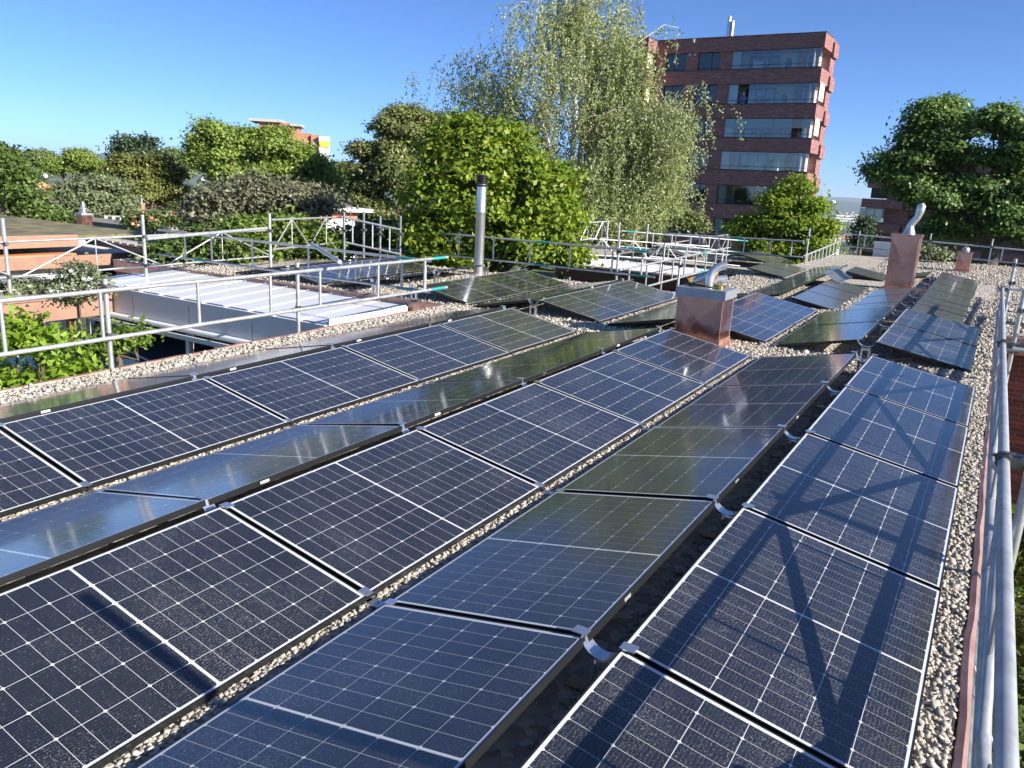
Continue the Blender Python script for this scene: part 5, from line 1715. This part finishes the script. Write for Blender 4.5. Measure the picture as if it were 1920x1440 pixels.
tree('willow_bush', 'grey-green willow-like bush behind the red chimney', 'bush', 40, [(190, 365, 55, 32), (150, 385, 45, 30), (225, 390, 42, 28), (125, 370, 26, 28), (190, 405, 70, 18)], 22000, .14, 'willow', 190, tr=.15, gz=-3)
tree('dark_tree', 'dark green leafy tree at the left picture edge', 'tree', 36, [(15, 360, 45, 50), (45, 390, 38, 36), (-20, 330, 45, 60), (60, 410, 28, 22), (5, 300, 20, 26)], 20000, .16, 'dark', 10, tr=.25, gz=-3.2)
tree('dark_tree', 'lower dark bush between the left tree and the willow bush', 'bush', 37, [(75, 415, 34, 16), (105, 408, 24, 14), (40, 425, 45, 12)], 8000, .14, 'dark', 75, tr=.12, gz=-3.2)
tree('background_tree', 'pale tree peeping right of the walnut tree below the tower block', 'tree', 90, [(640, 330, 22, 26), (632, 355, 24, 24)], 8000, .22, 'walnut', 638, tr=.2)
tree('background_tree', 'distant tree between birch and brick tower', 'tree', 52, [(1235, 400, 60, 34), (1175, 415, 50, 28), (1290, 420, 30, 20)], 9000, .22, 'linden', 1230, tr=.2)

# ------------------------------------------------------------------ valley city seen in the gap
cityg = 'distant buildings of the valley city'
p = at(1590, 404, 4000)
gz_ = float(ground_z(np.array(p[0]), np.array(p[1])))
r = thing('white_block', 'distant long white office block in the valley', 'office block', (p[0], p[1], gz_), .5)
MB().box((-56, -20, 0), (54, 20, 44)).obj('core', M['flat'], r)
for q in range(4):
    MB().box((-60, -24, 3 + q * 11.5), (58, 24, 9.5 + q * 11.5)).obj('storey_band', M['white'], r)
for i in range(150):
    u = random.uniform(1544, 1636); d = 2250 + 6500 * random.random() ** 1.6
    a2 = ray(u, 400); hx = CAM + a2 * d / math.hypot(a2[0], a2[1])
    gz_ = float(ground_z(np.array(hx[0]), np.array(hx[1])))
    a_ = random.uniform(5, 12) * (1 + d / 5000); zb_ = random.uniform(6, 15); h_ = random.uniform(5, 9)
    r = thing('valley_house', 'distant small house among trees in the valley city', 'house', (hx[0], hx[1], gz_ - 1), random.uniform(0, 3), cityg)
    MB().box((-a_, -a_ * .7, 0), (a_, a_ * .7, zb_)).obj('wall', random.choice((M['plaster'], M['concrete'], M['glasswall'], M['white'])), r)
    MB().add([(-a_ - .4, -a_ * .8, zb_ + .01), (a_ + .4, -a_ * .8, zb_ + .01), (a_ + .4, a_ * .8, zb_ + .01), (-a_ - .4, a_ * .8, zb_ + .01), (-a_, 0, zb_ + h_ * .7), (a_, 0, zb_ + h_ * .7)],
             [(0, 1, 5, 4), (2, 3, 4, 5), (1, 2, 5), (3, 0, 4), (3, 2, 1, 0)]).obj('roof', random.choice((M['orange'], M['flat'], M['flat'], M['brick_red'])), r)
lob = []
for i in range(150):
    u = random.uniform(1480, 1700); d = 500 + 8500 * random.random() ** 1.5
    a2 = ray(u, 400); hx = CAM + a2 * d / math.hypot(a2[0], a2[1])
    gz_ = float(ground_z(np.array(hx[0]), np.array(hx[1])))
    s_ = random.uniform(8, 16) * (1 + d / 1500)
    lob.append((np.array([hx[0], hx[1], gz_ + 4]), (s_ * 1.6, s_ * 1.6, 8 + d / 700)))
c, nn, s, ti = cloud(lob, 26000, 5.0, per=16, spread=1.0)
struct(leaf_mesh('valley_woods', c, nn, s, ti, L['far'], None), 'stuff')

# ------------------------------------------------------------------ air
hz = bpy.data.materials.new('haze_air')
hz.use_nodes = True
hn = hz.node_tree
hn.nodes.remove(hn.nodes['Principled BSDF'])
pv = hn.nodes.new('ShaderNodeVolumePrincipled')
pv.inputs['Color'].default_value = (.62, .80, 1.0, 1)
pv.inputs['Density'].default_value = HAZE
pv.inputs['Anisotropy'].default_value = 0.0
hn.links.new(pv.outputs[0], hn.nodes['Material Output'].inputs['Volume'])
struct(MB().box((-31000, -31000, -118), (31000, 31000, 230)).obj('haze', hz), 'stuff')
